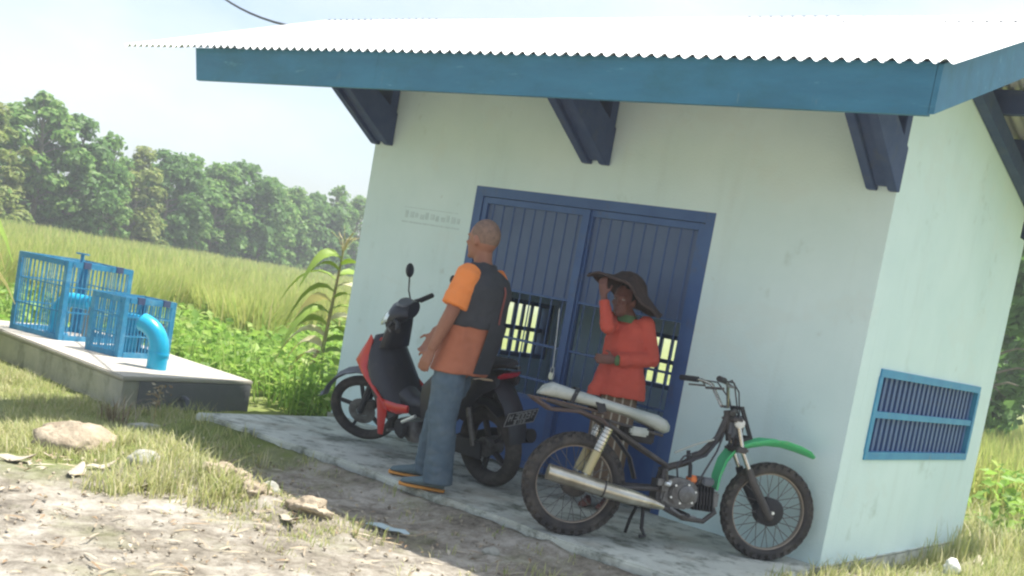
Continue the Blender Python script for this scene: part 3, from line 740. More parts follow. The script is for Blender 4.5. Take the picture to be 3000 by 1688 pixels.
for k in range(7):
    if first is None: first = MB().box((-.004,-.068,-.075),(.004,.068,.075)).build('cooling_fin', 'black_matte', eng); o = first
    else: o = share(first, 'cooling_fin', parent=eng)
    o.location = (.765+.020*k, 0, .325); o.rotation_euler = (0, R(-6), 0)
MB().box((.75,-.045,.275),(.93,.045,.375)).build('cylinder', 'alloy', eng, bevel=.01)
MB().box((.715,-.055,.405),(.775,.02,.455)).build('carburettor', 'orange_paint', eng, bevel=.012)
MB().tube([(.77,-.02,.43),(.83,-.02,.43),(.86,-.02,.40)], .028, 10).build('intake', 'alloy', eng, smooth=True)
mb = MB()
for x, z in ((.53,.39),(.56,.36),(.60,.40)): mb.box((x-.02,-.105,z-.02),(x+.02,-.08,z+.02))
mb.build('bracket_plates', 'alloy', bike)
MB().tube([(.70,-.20,.225),(.70,.20,.225)], .012, 8).build('foot_peg_bar', 'black_matte', bike, smooth=True)
MB().tube([(.60,-.14,.25),(.66,-.16,.22),(.76,-.165,.215)], .008, 6).build('brake_pedal', 'alloy', bike, smooth=True)
MB().tube([(.46,.06,.24),(.45,.16,.12),(.45,.215,.03)], .011, 8).build('side_stand', 'black_matte', bike, smooth=True)
MB().tube([(.46,-.05,.24),(.465,-.07,.10),(.49,-.075,.055),(.455,-.08,.05)], .012, 8).build('kick_stand', 'black_matte', bike, smooth=True)
# seat in a pale cover
prof = [(-.272,.806,.79,.045),(-.24,.850,.785,.085),(-.195,.872,.78,.10),(-.10,.855,.778,.112),(0,.842,.77,.118),(.12,.824,.76,.118),(.26,.806,.745,.115),(.38,.792,.715,.112),(.46,.782,.685,.108),(.515,.762,.676,.09),(.545,.735,.69,.05)]
mb = MB(); n = 18; vs = []; fs = []
for (x, zt2, zb2, hw) in prof:
    for j in range(n):
        t = 2*math.pi*j/n; cx, sx = math.cos(t), math.sin(t)
        vs.append((x, hw*math.copysign(abs(cx)**.6, cx), (zt2+zb2)/2 + (zt2-zb2)/2*math.copysign(abs(sx)**.7, sx)))
k = len(prof); fs = [(i*n+j, i*n+(j+1)%n, (i+1)*n+(j+1)%n, (i+1)*n+j) for i in range(k-1) for j in range(n)] + [tuple(range(n)), tuple((k-1)*n+j for j in range(n))]
seat = mb.add(vs, fs).build('seat', 'seat_white', bike, smooth=True, angle=70)
def strap(x0, zt2, zb2, hw, sl, wd):
    pth = []
    for j in range(13):
        t = math.pi*j/12; cx, sx = math.cos(t), math.sin(t)
        pth.append((x0 + sl*(sx), -(hw+.004)*math.copysign(abs(cx)**.6, cx), zb2 + (zt2-zb2+.006)*abs(sx)**.7))
    mb = MB()
    for p, q in zip(pth[:-1], pth[1:]): mb.beam(p, q, .006, wd, up=(1,0,0), e=.002)
    mb.build('strap', 'black_matte', seat)
strap(-.085, .856, .775, .113, .035, .026); strap(.10, .829, .745, .119, -.045, .05)
MB().ribbon([(-.32,0,.772),(-.24,0,.768),(-.10,0,.762),(.02,0,.752),(.14,0,.735)], [.05,.085,.09,.09,.08], .012).build('seat_base', 'brown_frame', bike, smooth=True)
mb = MB()
for s in (-.085,.085): mb.tube([(-.30,s*.7,.768),(-.19,s,.715),(-.02,s,.728),(.12,s,.70),(.16,s,.665)], .011, 8)
mb.tube([(-.19,-.085,.715),(-.19,.085,.715)], .010, 8); mb.build('tail_frame', 'brown_frame', bike, smooth=True)
MB().box((.29,-.125,.640),(.40,-.06,.692)).build('tool_box', 'seat_white', bike, bevel=.012)
MB().box((.26,-.055,.60),(.46,.055,.69)).build('battery_tray', 'black_matte', bike, bevel=.01)
MB().ribbon([(.14,0,.66),(.23,0,.60),(.33,0,.50),(.38,0,.38)], .05, .006, bow=.2).build('inner_fender', 'black_plastic', bike, smooth=True)
# front end
fk = sub('front_fork', bike)
for s in (-.085,.085):
    MB().tube([(.955,s,.83),(1.012,s,.655),(1.10,s,.50)], .0155, 12).build('upper_tube', 'chrome', fk, smooth=True)
    MB().tube([(1.075,s,.545),(1.10,s,.495),(1.255,s,.275),(1.275,s,.262)], [.024,.026,.026,.02], 12).build('lower_leg', 'black_matte' if s > 0 else 'rust_frame', fk, smooth=True)
MB().box((.965,-.115,.635),(1.045,.115,.672)).build('lower_clamp', 'rust_frame', fk, bevel=.01); MB().box((.915,-.11,.815),(.985,.11,.845)).build('upper_clamp', 'rust_frame', fk, bevel=.008)
MB().tube([(.95,0,.85),(1.005,0,.65)], .022, 10).build('steering_stem', 'rust_frame', fk, smooth=True)
MB().tube([(1.275,-.10,.30),(1.275,.10,.30)], .010, 8).build('axle', 'steel_bright', fk, smooth=True)
MB().ribbon([(.925,0,.385),(.930,0,.47),(.955,0,.565),(1.00,0,.635),(1.09,0,.675),(1.19,0,.702),(1.29,0,.708),(1.39,0,.695),(1.47,0,.680),(1.525,0,.668)], [.055,.07,.08,.088,.095,.10,.10,.09,.07,.03], .006, bow=.42).build('front_fender', 'green_plastic', bike, smooth=True, angle=60)
hb = sub('handlebar', bike)
bar_p = []
for t in (-1,-.62,-.40,-.16,.16,.40,.62,1):
    a_ = abs(t); bar_p.append((.885 - .19*max(0,a_-.16)/.84 , .36*t, .90 + (.125 if a_ > .38 else 0) + (.02 if a_ > .6 else 0)))
MB().tube(bar_p, .011, 10).build('bar', 'chrome', hb, smooth=True)
MB().tube([(.80,-.16,1.0),(.80,.16,1.0)], .008, 8).build('cross_brace', 'alloy', hb, smooth=True)
for s in (-1,1):
    p0 = Vector(bar_p[0 if s < 0 else -1]); p1 = Vector(bar_p[1 if s < 0 else -2])
    MB().tube([p0 + (p0-p1)*.05, p0.lerp(p1, .85)], .018, 12).build('grip', 'black_matte', hb, smooth=True)
    q = p0.lerp(p1, .95); MB().tube([q + V(.02,0,-.01), q + V(.05,s*.03,-.03), p0 + V(.055,0,-.035)], .006, 6).build('lever', 'alloy', hb, smooth=True)
    MB().tube([q + V(.01,0,0), q + V(.09,-s*.08,.0), (.93,s*.06,.95), (.98,s*.05,.80), (.96,s*.03,.66)], .005, 6).build('cable', 'wire_black', hb, smooth=True)
MB().tube([(.79,-.2,1.03),(.86,-.12,1.06),(.95,-.03,1.0),(.99,0,.86)], .005, 6).build('cable', 'wire_black', hb, smooth=True)
npl = sub('headlight_mount', bike)
mb = MB()
for p, q in (((.965,.09,.905),(1.055,.075,.735)),((.965,-.09,.905),(1.055,-.075,.735)),((1.055,-.075,.735),(1.055,.075,.735)),((.965,-.09,.905),(.965,.09,.905)),((1.055,-.075,.735),(.985,-.08,.705))): mb.beam(p, q, .020, .020, e=.008)
mb.build('mount_frame', 'black_matte', npl); MB().box((.925,-.06,.72),(1.015,.06,.86)).build('wiring_box', 'grey_plastic', npl, bevel=.02)
MB().lathe([(.001,-.106),(.016,-.106),(.030,-.100),(.034,-.085)], (.968,0,.812), 'Y', 18).build('horn', 'rock_white', npl, smooth=True)
MB().tube([(.935,-.05,.88),(.92,-.07,.86)], .02, 8).build('key_switch', 'alloy', npl, smooth=True)
MB().tube([(.605,-.035,.575),(.72,-.035,.64),(.84,-.03,.69)], .007, 6).build('pale_hose', 'seat_white', bike, smooth=True)
mb = MB().tube([(.69,-.03,.60),(.695,-.035,.56),(.715,-.04,.51),(.72,-.05,.44)], .013, 8); mb.build('fuel_hose', 'black_matte', bike, smooth=True)
MB().tube([(.86,-.04,.68),(.80,-.045,.585),(.72,-.045,.545),(.66,-.045,.52)], .008, 6).build('wiring_loom', 'wire_black', bike, smooth=True)

# ---- red and black scooter
SR = R(180 - 2.9)
sct = thing('motor_scooter', 'red and black step-through scooter parked left of the door', 'scooter', (-3.60,-.68,0), SR)
sct.rotation_euler = (R(9), 0, SR)       # leans left (local -Y is right); see sign below
sct.rotation_euler = (R(-10), 0, SR)
RA = R(26)
st = sub('steering', sct, (.0,0,.27)); 
# steering axis leans back; the whole front end turns to the left
AX = Vector((-math.sin(RA), 0, math.cos(RA))); st.rotation_mode = 'QUATERNION'; st.rotation_quaternion = Quaternion(AX, R(34))
def SL(p): return Vector(p) - V(0,0,.27)      # points given in scooter coordinates
mb = MB(); q = tyre_mesh(.268, .045, .042, False); q.build('tyre', 'tyre', st, smooth=True)
MB().lathe([(.226,-.032),(.205,-.030),(.198,-.012),(.198,.012),(.205,.030),(.226,.032)], n=40, close=True).build('rim', 'black_plastic', st, smooth=True)
for i in range(5):
    t = R(20) + 2*math.pi*i/5
    MB().beam((.03*math.cos(t),0,.03*math.sin(t)), (.203*math.cos(t),0,.203*math.sin(t)), .022, .026, up=(0,1,0)).build('rim_spoke', 'black_plastic', st)
MB().lathe([(.001,-.06),(.04,-.06),(.045,.05),(.001,.06)], n=18).build('hub', 'alloy', st, smooth=True)
MB().lathe([(.045,.052),(.105,.052),(.105,.058),(.045,.058)], n=28, close=True).build('brake_disc', 'alloy', st)
MB().box((-.12,.04,.02),(-.05,.085,.10)).build('brake_caliper', 'rust_frame', st, bevel=.01)
for s in (-.075,.075): MB().tube([SL((.01,s,.27)), SL((-.06,s,.40)), SL((-.17,s,.62))], [.022,.024,.018], 10).build('fork_leg', 'black_plastic', st, smooth=True)
fp = [(.285*math.cos(t)*1.06 + .0, 0, .285*math.sin(t)*1.06) for t in [R(a_) for a_ in (22,38,55,72,90,108,126,142)]]
fp = [(fp[0][0]+.07,0,fp[0][2]-.02)] + fp
MB().ribbon(fp, [.03,.055,.06,.062,.062,.062,.06,.058,.05], .006, bow=-.35).build('front_fender', 'grey_plastic', st, smooth=True, angle=60)
# handlebar cowl
cw = [SL((-.30,0,.94)), SL((-.33,0,1.00)), SL((-.39,0,1.06)), SL((-.45,0,1.09)), SL((-.50,0,1.085))]
MB().loft([(cw[0],(.02,0,.01),(0,.06,0)),(cw[1],(.04,0,.05),(0,.125,0)),(cw[2],(.04,0,.065),(0,.15,0)),(cw[3],(.03,0,.06),(0,.15,0)),(cw[4],(.01,0,.045),(0,.12,0))], 18).build('handlebar_cowl', 'black_plastic', st, smooth=True)
MB().loft([(SL((-.265,0,1.01)),(.02,0,-.045),(0,.065,0)),(SL((-.30,0,1.035)),(.03,0,-.06),(0,.11,0)),(SL((-.345,0,1.06)),(.03,0,-.06),(0,.135,0))], 16).build('headlight', 'clear_lens', st, smooth=True)
MB().loft([(SL((-.435,0,1.125)),(.055,0,.012),(0,.085,0)),(SL((-.442,0,1.148)),(.045,0,.010),(0,.075,0))], 16).build('instrument_panel', 'grey_plastic', st, smooth=True)
for s in (-1,1):
    MB().tube([SL((-.40,s*.12,1.06)), SL((-.43,s*.20,1.07)), SL((-.47,s*.24,1.07))], .012, 8).build('bar_end', 'black_matte', st, smooth=True)
    MB().tube([SL((-.465,s*.235,1.07)), SL((-.51,s*.36,1.065))], .019, 10).build('grip', 'black_matte', st, smooth=True)
    MB().tube([SL((-.40,s*.20,1.065)), SL((-.40,s*.27,1.055)), SL((-.45,s*.35,1.05))], .006, 6).build('lever', 'alloy', st, smooth=True)
    mr = sub('mirror', sct) if False else None
MB().tube([SL((-.42,-.15,1.10)), SL((-.41,-.165,1.17)), SL((-.42,-.19,1.27))], .0055, 6).build('mirror_stem', 'black_matte', st, smooth=True)
MB().ell(SL((-.425,-.20,1.315)), (.022,.064,.052), 18, 10).build('mirror', 'mirror_back', st, smooth=True)
# body
hd = [(-.16,.66),(-.24,.80),(-.32,.93)]
MB().loft([((-.12,0,.56),(.05,0,0),(0,.07,0)),((-.17,0,.64),(.07,0,0),(0,.13,0)),((-.23,0,.74),(.07,0,0),(0,.155,0)),((-.27,0,.82),(.05,0,0),(0,.125,0)),((-.30,0,.87),(.03,0,0),(0,.09,0))], 18).build('front_cowl', 'red_plastic', sct, smooth=True)
for s in (-1,1): MB().loft([((-.10,s*.10,.60),(.025,0,0),(0,.02,.035)),((-.13,s*.125,.67),(.03,0,0),(0,.02,.04)),((-.17,s*.13,.72),(.01,0,0),(0,.008,.01))], 10).build('indicator', 'lens_cream', sct, smooth=True)
MB().loft([((-.335,0,.80),(.05,0,.0),(0,.13,0)),((-.37,0,.90),(.055,0,.02),(0,.115,0)),((-.405,0,.98),(.05,0,.02),(0,.10,0)),((-.43,0,1.05),(.04,0,.02),(0,.09,0))], 16).build('steering_neck', 'black_plastic', sct, smooth=True)
# leg shield (black inner side towards the rider, red rim)
sh = [(-.30,.90,.10),(-.33,.82,.155),(-.38,.70,.195),(-.45,.57,.215),(-.53,.45,.215),(-.60,.38,.19)]
MB().ribbon([(x,0,z) for x,z,_ in sh], [h for _,_,h in sh], .03, bow=.45).build('leg_shield', 'black_plastic', sct, smooth=True, angle=60)
for s in (-1,1):
    MB().loft([((-.255,s*.135,.86),(.012,0,0),(0,.012,.03)),((-.225,s*.165,.77),(.040,0,.01),(0,.014,0)),((-.20,s*.185,.67),(.065,0,.02),(0,.016,0)),((-.30,s*.205,.58),(.065,0,.03),(0,.016,0)),((-.42,s*.215,.50),(.055,0,.03),(0,.016,0)),((-.53,s*.215,.42),(.050,0,.035),(0,.016,0))], 12).build('shield_trim', 'red_plastic', sct, smooth=True)
    MB().loft([((-.48,s*.21,.44),(.06,0,0),(0,.014,.03)),((-.475,s*.205,.36),(.055,0,0),(0,.014,0)),((-.455,s*.195,.27),(.042,0,0),(0,.014,0)),((-.43,s*.18,.185),(.028,0,0),(0,.012,0))], 10).build('lower_fairing', 'red_plastic', sct, smooth=True)
    MB().loft([((-.50,s*.21,.425),(0,0,.035),(0,.014,0)),((-.64,s*.20,.415),(0,0,.038),(0,.014,0)),((-.76,s*.185,.43),(0,0,.028),(0,.012,0))], 10).build('side_wing', 'red_plastic', sct, smooth=True)
MB().tube([(-.50,0,.46),(-.62,0,.41),(-.80,0,.42),(-.95,0,.52),(-1.05,0,.66)], [.09,.085,.085,.10,.11], 14).build('centre_tunnel', 'black_plastic', sct, smooth=True)
MB().loft([((-.58,0,.30),(.09,0,0),(0,.09,0)),((-.60,0,.22),(.12,0,0),(0,.11,0)),((-.66,0,.16),(.09,0,0),(0,.09,0))], 14).build('crankcase', 'alloy', sct, smooth=True)
MB().box((-.60,-.06,.20),(-.47,.06,.30)).build('cylinder', 'alloy', sct, bevel=.015)
MB().loft([((-.62,.145,.26),(.075,0,0),(0,0,.075)),((-.62,.165,.26),(.055,0,0),(0,0,.055))], 16).build('magneto_cover', 'black_matte', sct, smooth=True)
MB().tube([(-.56,.22,.245),(-.60,-.22,.245)], .011, 8).build('foot_peg', 'alloy', sct, smooth=True)
MB().tube([(-.70,.19,.33),(-.86,.19,.40)], .013, 8).build('grab_lever', 'steel_bright', sct, smooth=True)
for s in (-1,1):
    MB().loft([((-.86,s*.13,.50),(0,0,.12),(0,.02,0)),((-1.05,s*.155,.54),(0,0,.21),(0,.03,0)),((-1.30,s*.15,.61),(0,0,.17),(0,.03,0)),((-1.52,s*.125,.73),(0,0,.075),(0,.028,0)),((-1.66,s*.09,.77),(0,0,.035),(0,.02,0))], 12).build('side_panel', 'black_plastic', sct, smooth=True)
    MB().tube([(-1.05,s*.165,.70),(-1.20,s*.175,.765),(-1.42,s*.17,.81),(-1.60,s*.15,.83)], .011, 8).build('grab_rail', 'alloy', sct, smooth=True)
    MB().loft([((-1.47,s*.135,.745),(.04,0,0),(0,.02,.02)),((-1.56,s*.125,.755),(.02,0,0),(0,.02,.032)),((-1.63,s*.11,.765),(.01,0,0),(0,.015,.02))], 10).build('rear_indicator', 'lens_cream', sct, smooth=True)
    MB().tube([(-1.38,s*.13,.62),(-1.47,s*.13,.30)], [.022,.02], 10).build('rear_shock', 'alloy', sct, smooth=True)
MB().loft([((-.90,0,.74),(0,0,.03),(0,.08,0)),((-1.05,0,.80),(0,0,.05),(0,.13,0)),((-1.25,0,.825),(0,0,.05),(0,.145,0)),((-1.45,0,.86),(0,0,.045),(0,.14,0)),((-1.62,0,.88),(0,0,.035),(0,.11,0)),((-1.70,0,.885),(0,0,.015),(0,.06,0))], 16).build('seat', 'black_matte', sct, smooth=True)
MB().loft([((-1.62,0,.775),(.03,0,0),(0,.105,0)),((-1.66,0,.80),(.045,0,0),(0,.10,0)),((-1.70,0,.83),(.025,0,0),(0,.08,0))], 14).build('tail_light', 'tail_red', sct, smooth=True)
MB().ribbon([(-1.58,0,.76),(-1.66,0,.70),(-1.74,0,.60),(-1.80,0,.47),(-1.81,0,.36)], [.09,.09,.085,.08,.07], .01, bow=.2).build('rear_fender', 'black_plastic', sct, smooth=True)
MB().ribbon([(-1.20,0,.58),(-1.35,0,.61),(-1.52,0,.60),(-1.66,0,.54)], .075, .01, bow=.3).build('inner_fender', 'black_plastic', sct, smooth=True)
pl = sub('number_plate', sct, (-1.815,0,.545), (0, R(-24), 0)); pl.scale = (1.05,1.05,1.05)
MB().box((-.004,-.135,-.055),(.004,.135,.055)).build('plate', 'black_matte', pl, bevel=.003)
mb = MB()
for p, q in (((-.13,-.05),(.13,-.05)),((-.13,.05),(.13,.05)),((-.13,-.05),(-.13,.05)),((.13,-.05),(.13,.05))): mb.beam((-.0055,p[0],p[1]),(-.0055,q[0],q[1]), .003,.005)
mb.build('plate_border', 'plate_grey', pl)
# raised characters (illegible in the photo: strokes only)
def glyph(mb, y, z, h, strokes):
    for (a0,b0,a1,b1) in strokes: mb.beam((-.0058,y-a0*h*.5,z+b0*h),(-.0058,y-a1*h*.5,z+b1*h), .003, .008)
H_ = [(0,0,0,1),(1,0,1,1),(0,.5,1,.5)]; Z3 = [(0,1,1,1),(1,1,1,0),(0,.5,1,.5),(0,0,1,0)]; Z0 = [(0,0,0,1),(1,0,1,1),(0,0,1,0),(0,1,1,1)]; Z1 = [(.5,0,.5,1)]; F_ = [(0,0,0,1),(0,1,1,1),(0,.5,.8,.5)]
mb = MB()
for y, g in ((.11,H_),(.06,Z3),(.025,Z0),(-.01,Z0),(-.045,Z3),(-.09,F_)): glyph(mb, y, -.012, .048, g)
for y, g in ((.05,Z0),(.02,Z1),(0,Z3),(-.03,Z0)): glyph(mb, y, -.044, .022, g)
mb.build('plate_characters', 'plate_grey', pl)
rw = sub('rear_wheel', sct, (-1.50,0,.285))
tyre_mesh(.285, .062, .060, False).build('tyre', 'tyre', rw, smooth=True)
MB().lathe([(.218,-.036),(.198,-.033),(.19,-.012),(.19,.012),(.198,.033),(.218,.036)], n=40, close=True).build('rim', 'black_plastic', rw, smooth=True)
for i in range(5):
    t = 2*math.pi*i/5; MB().beam((.03*math.cos(t),0,.03*math.sin(t)), (.196*math.cos(t),0,.196*math.sin(t)), .026,.034, up=(0,1,0)).build('rim_spoke', 'black_plastic', rw)
MB().lathe([(.001,-.07),(.065,-.07),(.07,.06),(.001,.07)], n=20).build('hub', 'alloy', rw, smooth=True)
mb = MB(); mb.box((-1.50,.085,.235),(-1.05,.115,.300)); mb.box((-1.50,-.115,.245),(-1.05,-.09,.290)); mb.build('swingarm', 'black_matte', sct, bevel=.01)
MB().box((-1.56,.118,.215),(-1.0,.135,.345)).build('chain_guard', 'black_plastic', sct, bevel=.012)
MB().tube([(-.95,-.15,.22),(-1.1,-.16,.24),(-1.3,-.17,.30),(-1.75,-.17,.38)], [.03,.05,.055,.05], 14).build('muffler', 'black_matte', sct, smooth=True)
MB().tube([(-1.0,.14,.30),(-1.13,.20,.33),(-1.15,.24,.33)], .013, 8).build('pillion_peg', 'alloy', sct, smooth=True)
MB().tube([(-.92,.10,.22),(-.95,.17,.10),(-.97,.20,-.005)], .011, 8).build('side_stand', 'alloy', sct, smooth=True)

KX = lambda x: x if x > -.6 else -.6 + (x + .6)*.89
for o in sct.children:
    if o.type == 'MESH':
        for v in o.data.vertices: v.co.x = KX(v.co.x)
    elif o.location.x < -.6: o.location.x = KX(o.location.x)

# ------------------------------------------------------------------ people
def blob(mb, name, m, parent, voxel=.008, smooth_it=4, fold=0):
    me = bpy.data.meshes.new('tmp'); me.from_pydata(mb.v, [], mb.f)
    bm = bmesh.new(); bm.from_mesh(me); bmesh.ops.recalc_face_normals(bm, faces=bm.faces); bm.to_mesh(me); bm.free()
    o = bpy.data.objects.new('tmp', me); col.objects.link(o)
    md = o.modifiers.new('r', 'REMESH'); md.mode = 'VOXEL'; md.voxel_size = voxel; md.use_smooth_shade = True
    sm = o.modifiers.new('s', 'SMOOTH'); sm.factor = .5; sm.iterations = smooth_it
    dg = bpy.context.evaluated_depsgraph_get(); ev = o.evaluated_get(dg)
    nm = bpy.data.meshes.new_from_object(ev); bpy.data.objects.remove(o)
    if fold:
        no = [v.normal.copy() for v in nm.vertices]
        for v, q in zip(nm.vertices, no):
            p = v.co; k = noise.noise(Vector((p.x*11, p.y*11, p.z*6 + p.x*8))) + .6*noise.noise(Vector((p.x*24, p.y*24, p.z*30))); k += .5*abs(noise.noise(Vector((p.x*9+5, p.y*9, p.z*16))))
            v.co = p + q*(fold*k)
    nm.name = name; nm.materials.clear(); nm.materials.append(MATS[m]); nm.polygons.foreach_set('use_smooth', [True]*len(nm.polygons))
    p = bpy.data.objects.new(name, nm); col.objects.link(p); p.parent = parent
    return p
def frame2(f): 
    f = Vector((f[0],f[1],0)).normalized(); return f, Vector((-f.y, f.x, 0))       # forward, left
def head_shape(mb, c, f, l, s=1.0):
    c = Vector(c); up = V(0,0,1); M = Matrix((f, l, up)).transposed()
    mb.ell(c + up*.025*s - f*.008*s, (.098*s,.078*s,.105*s), 18, 12, M)                # skull
    mb.ell(c - up*.045*s + f*.028*s, (.068*s,.058*s,.075*s), 16, 10, M)                # jaw
    mb.ell(c + f*.095*s - up*.012*s, (.018*s,.014*s,.026*s), 10, 8, M); mb.ell(c + f*.102*s - up*.024*s, (.015*s,.016*s,.012*s), 10, 8, M)   # nose
    mb.ell(c + f*.083*s + up*.026*s, (.016*s,.055*s,.012*s), 12, 8, M)                 # brow
    mb.ell(c + f*.082*s - up*.06*s, (.016*s,.026*s,.010*s), 10, 8, M)                  # mouth
    mb.ell(c + f*.078*s - up*.098*s, (.018*s,.024*s,.018*s), 10, 8, M)                 # chin
    for k in (-1,1): mb.ell(c + l*(k*.080*s) - f*.006*s - up*.006*s, (.020*s,.010*s,.032*s), 10, 8, M); mb.ell(c + l*(k*.045*s) + f*.066*s - up*.02*s, (.02*s,.02*s,.018*s), 10, 8, M)
def hand_shape(mb, wrist, d, across, palm_n, s=1.0, curl=.5):
    """palm and five fingers; d = along hand, across = towards the thumb, palm_n = the way the palm faces"""
    w0 = Vector(wrist); d = Vector(d).normalized(); a = Vector(across); a = (a - d*a.dot(d)).normalized(); p = Vector(palm_n); p = (p - d*p.dot(d) - a*p.dot(a)).normalized()
    mb.loft([(w0 - d*.01, a*.024*s, p*.018*s), (w0 + d*.03*s, a*.034*s, p*.017*s), (w0 + d*.085*s, a*.040*s, p*.014*s), (w0 + d*.098*s, a*.036*s, p*.010*s)], 14)
    for k, (off, ln) in enumerate(((.030,.072),(.010,.080),(-.010,.075),(-.029,.058))):
        b = w0 + d*.090*s + a*off*s; j1 = b + (d*math.cos(curl*.5) + p*math.sin(curl*.5))*ln*.45*s; j2 = j1 + (d*math.cos(curl*1.3) + p*math.sin(curl*1.3))*ln*.32*s; j3 = j2 + (d*math.cos(curl*2) + p*math.sin(curl*2))*ln*.25*s
        mb.tube([b - d*.01, j1, j2, j3], [.0095*s,.009*s,.0082*s,.006*s], 8)
    b = w0 + d*.025*s + a*.026*s; j1 = b + (d*.6 + a*.7 + p*.25).normalized()*.040*s; j2 = j1 + (d*.9 + a*.25 + p*.35).normalized()*.032*s
    mb.tube([b - a*.01, j1, j2], [.013*s,.0105*s,.008*s], 8)
RH = Vector((.822,.569,0)); RZ = math.atan2(.569,.822)
# ---- man: local X = to the right of the view, Y = away, Z up
man = thing('person', 'bald man in dark vest, orange sleeves and jeans standing beside the scooter', 'person', (-2.15,-1.33,0), RZ)
f, l = frame2((-.88,.47)); up = V(0,0,1)
HC = V(.045,.02,1.62)
mb = MB(); head_shape(mb, HC, f, l, 1.03)
mb.tube([HC + V(.015,0,-.05), V(.065,.02,1.50), V(.085,.02,1.42)], [.056,.058,.07], 14)
# arms
shL = V(.025,-.13,1.40); elL = V(-.035,-.185,1.145); wrL = V(-.120,-.165,.900)
shR = V(.165,.165,1.40); elR = V(-.02,.27,1.14); wrR = V(-.205,.23,.985)
mb.tube([shL, shL.lerp(elL,.5), elL, elL.lerp(wrL,.3), wrL], [.052,.050,.044,.044,.030], 14)
mb.tube([shR, shR.lerp(elR,.5), elR, elR.lerp(wrR,.3), wrR], [.052,.050,.044,.044,.030], 14)
hand_shape(mb, wrL, (-.30,.05,-.95), f + l*.3, -l, 1.05, .55)
hand_shape(mb, wrR, (-.30,-.05,-.95), f, l, 1.0, .5)
tor = [((.045,.035,.84),.180,.130),((.060,.035,.95),.185,.140),((.080,.03,1.08),.190,.142),((.085,.025,1.20),.195,.138),((.100,.02,1.32),.205,.130),((.095,.02,1.40),.170,.105),((.085,.02,1.455),.085,.075)]
mb.loft([(c, l*(a_*.93), f*(b_*.93)) for c, a_, b_ in tor], 20)
mb.tube([V(.01,-.045,.86), V(-.005,-.055,.47), V(.035,-.055,.09)], [.085,.058,.042], 12); mb.tube([V(.05,.10,.86), V(-.065,.18,.47), V(-.10,.26,.09)], [.085,.058,.042], 12)
body = blob(mb, 'body', 'skin', man, .008, 3)
# hair: thin cropped cap
mb = MB(); M = Matrix((f, l, up)).transposed(); mb.ell(HC + up*.036 - f*.016, (.099,.084,.106), 20, 12, M)
hr = mb.build('hair', 'hair_grey', man, smooth=True)
bm = bmesh.new(); bm.from_mesh(hr.data); bmesh.ops.delete(bm, geom=[v for v in bm.verts if (v.co - HC).dot(f) > .045 and (v.co-HC).z < .085 or (v.co-HC).z < -.035], context='VERTS'); bm.to_mesh(hr.data); bm.free()
for k in (-1,1): MB().ell(HC + l*(k*.034) + f*.082 - up*.0 + up*.008, (.009,.013,.007), 8, 6).build('eye', 'eye_white', man, smooth=True)
# trousers
mb = MB()
mb.loft([((.03,.035,.78),l*.155,f*.118),((.04,.035,.90),l*.150,f*.110)], 18)
mb.tube([V(.005,-.05,.88), V(-.005,-.06,.70), V(.0,-.06,.47), V(.025,-.06,.25), V(.04,-.06,.055)], [.090,.104,.090,.090,.096], 16)
mb.tube([V(.045,.11,.88), V(.0,.15,.70), V(-.065,.19,.47), V(-.10,.24,.25), V(-.10,.265,.055)], [.090,.100,.086,.084,.090], 16)
blob(mb, 'trousers', 'jeans', man, .009, 5, .009)
# shoes
for (hx, hy, tx, ty) in ((.085,-.065,-.195,-.06),(-.075,.27,-.345,.27)):
    s_ = sub('shoe', man); d_ = V(tx-hx, ty-hy, 0); w_ = Vector((-d_.y, d_.x, 0)).normalized()
    def sec(t, hw, h, z0=.022): return (V(hx,hy,0) + d_*t + up*(z0+h/2), w_*hw, up*(h/2))
    MB().loft([sec(0,.025,.05),sec(.08,.034,.075),sec(.3,.037,.085),sec(.55,.043,.062),sec(.8,.044,.046),sec(.95,.034,.034),sec(1.0,.015,.02)], 16).build('upper', 'shoe_grey', s_, smooth=True)
    MB().loft([sec(-.02,.024,.022,.002),sec(.06,.036,.024,.002),sec(.3,.040,.024,.002),sec(.6,.046,.024,.002),sec(.85,.047,.026,.002),sec(1.0,.034,.030,.002),sec(1.03,.016,.026,.004)], 16).build('sole', 'shoe_orange', s_, smooth=True)
# orange shirt sleeves and lower part, dark vest over it
mb = MB().tube([shL + V(.015,.03,.035), shL, shL.lerp(elL,.4), shL.lerp(elL,.84)], [.055,.080,.084,.084], 16); blob(mb, 'shirt_sleeve', 'orange_cloth', man, .008, 4, .006)
mb = MB().tube([shR + V(-.015,-.03,.03), shR, shR.lerp(elR,.4), shR.lerp(elR,.80)], [.055,.072,.075,.076], 16); blob(mb, 'shirt_sleeve', 'orange_cloth', man, .008, 4, .006)
def tsec(z, k=1.0, ex=0):
    for (c0,a0,b0),(c1,a1,b1) in zip(tor[:-1], tor[1:]):
        if c0[2] <= z <= c1[2] + 1e-6:
            t = (z-c0[2])/(c1[2]-c0[2]); c = Vector(c0).lerp(Vector(c1), t); return (c, l*((a0+(a1-a0)*t)*k+ex), f*((b0+(b1-b0)*t)*k+ex))
    c0,a0,b0 = tor[0]; return (Vector((c0[0]+.15*(z-.84),c0[1],z)), l*(a0*k+ex), f*(b0*k+ex))
mb = MB().loft([tsec(.770,1.0,.034),tsec(.84,1.0,.030),tsec(.95,1.0,.022),tsec(1.06,1.0,.018),tsec(1.10,1.0,.016)], 24)
blob(mb, 'shirt_hem', 'brown_cloth', man, .009, 4, .007)
mb = MB().loft([tsec(z,1.0,.030) for z in (1.075,1.13,1.20,1.28,1.34)] + [tsec(1.40,1.0,.024), tsec(1.44,1.0,.012), tsec(1.455,1,.004)], 24)
mb.tube([V(.08,.02,1.44), V(.078,.02,1.485)], [.092,.080], 16)
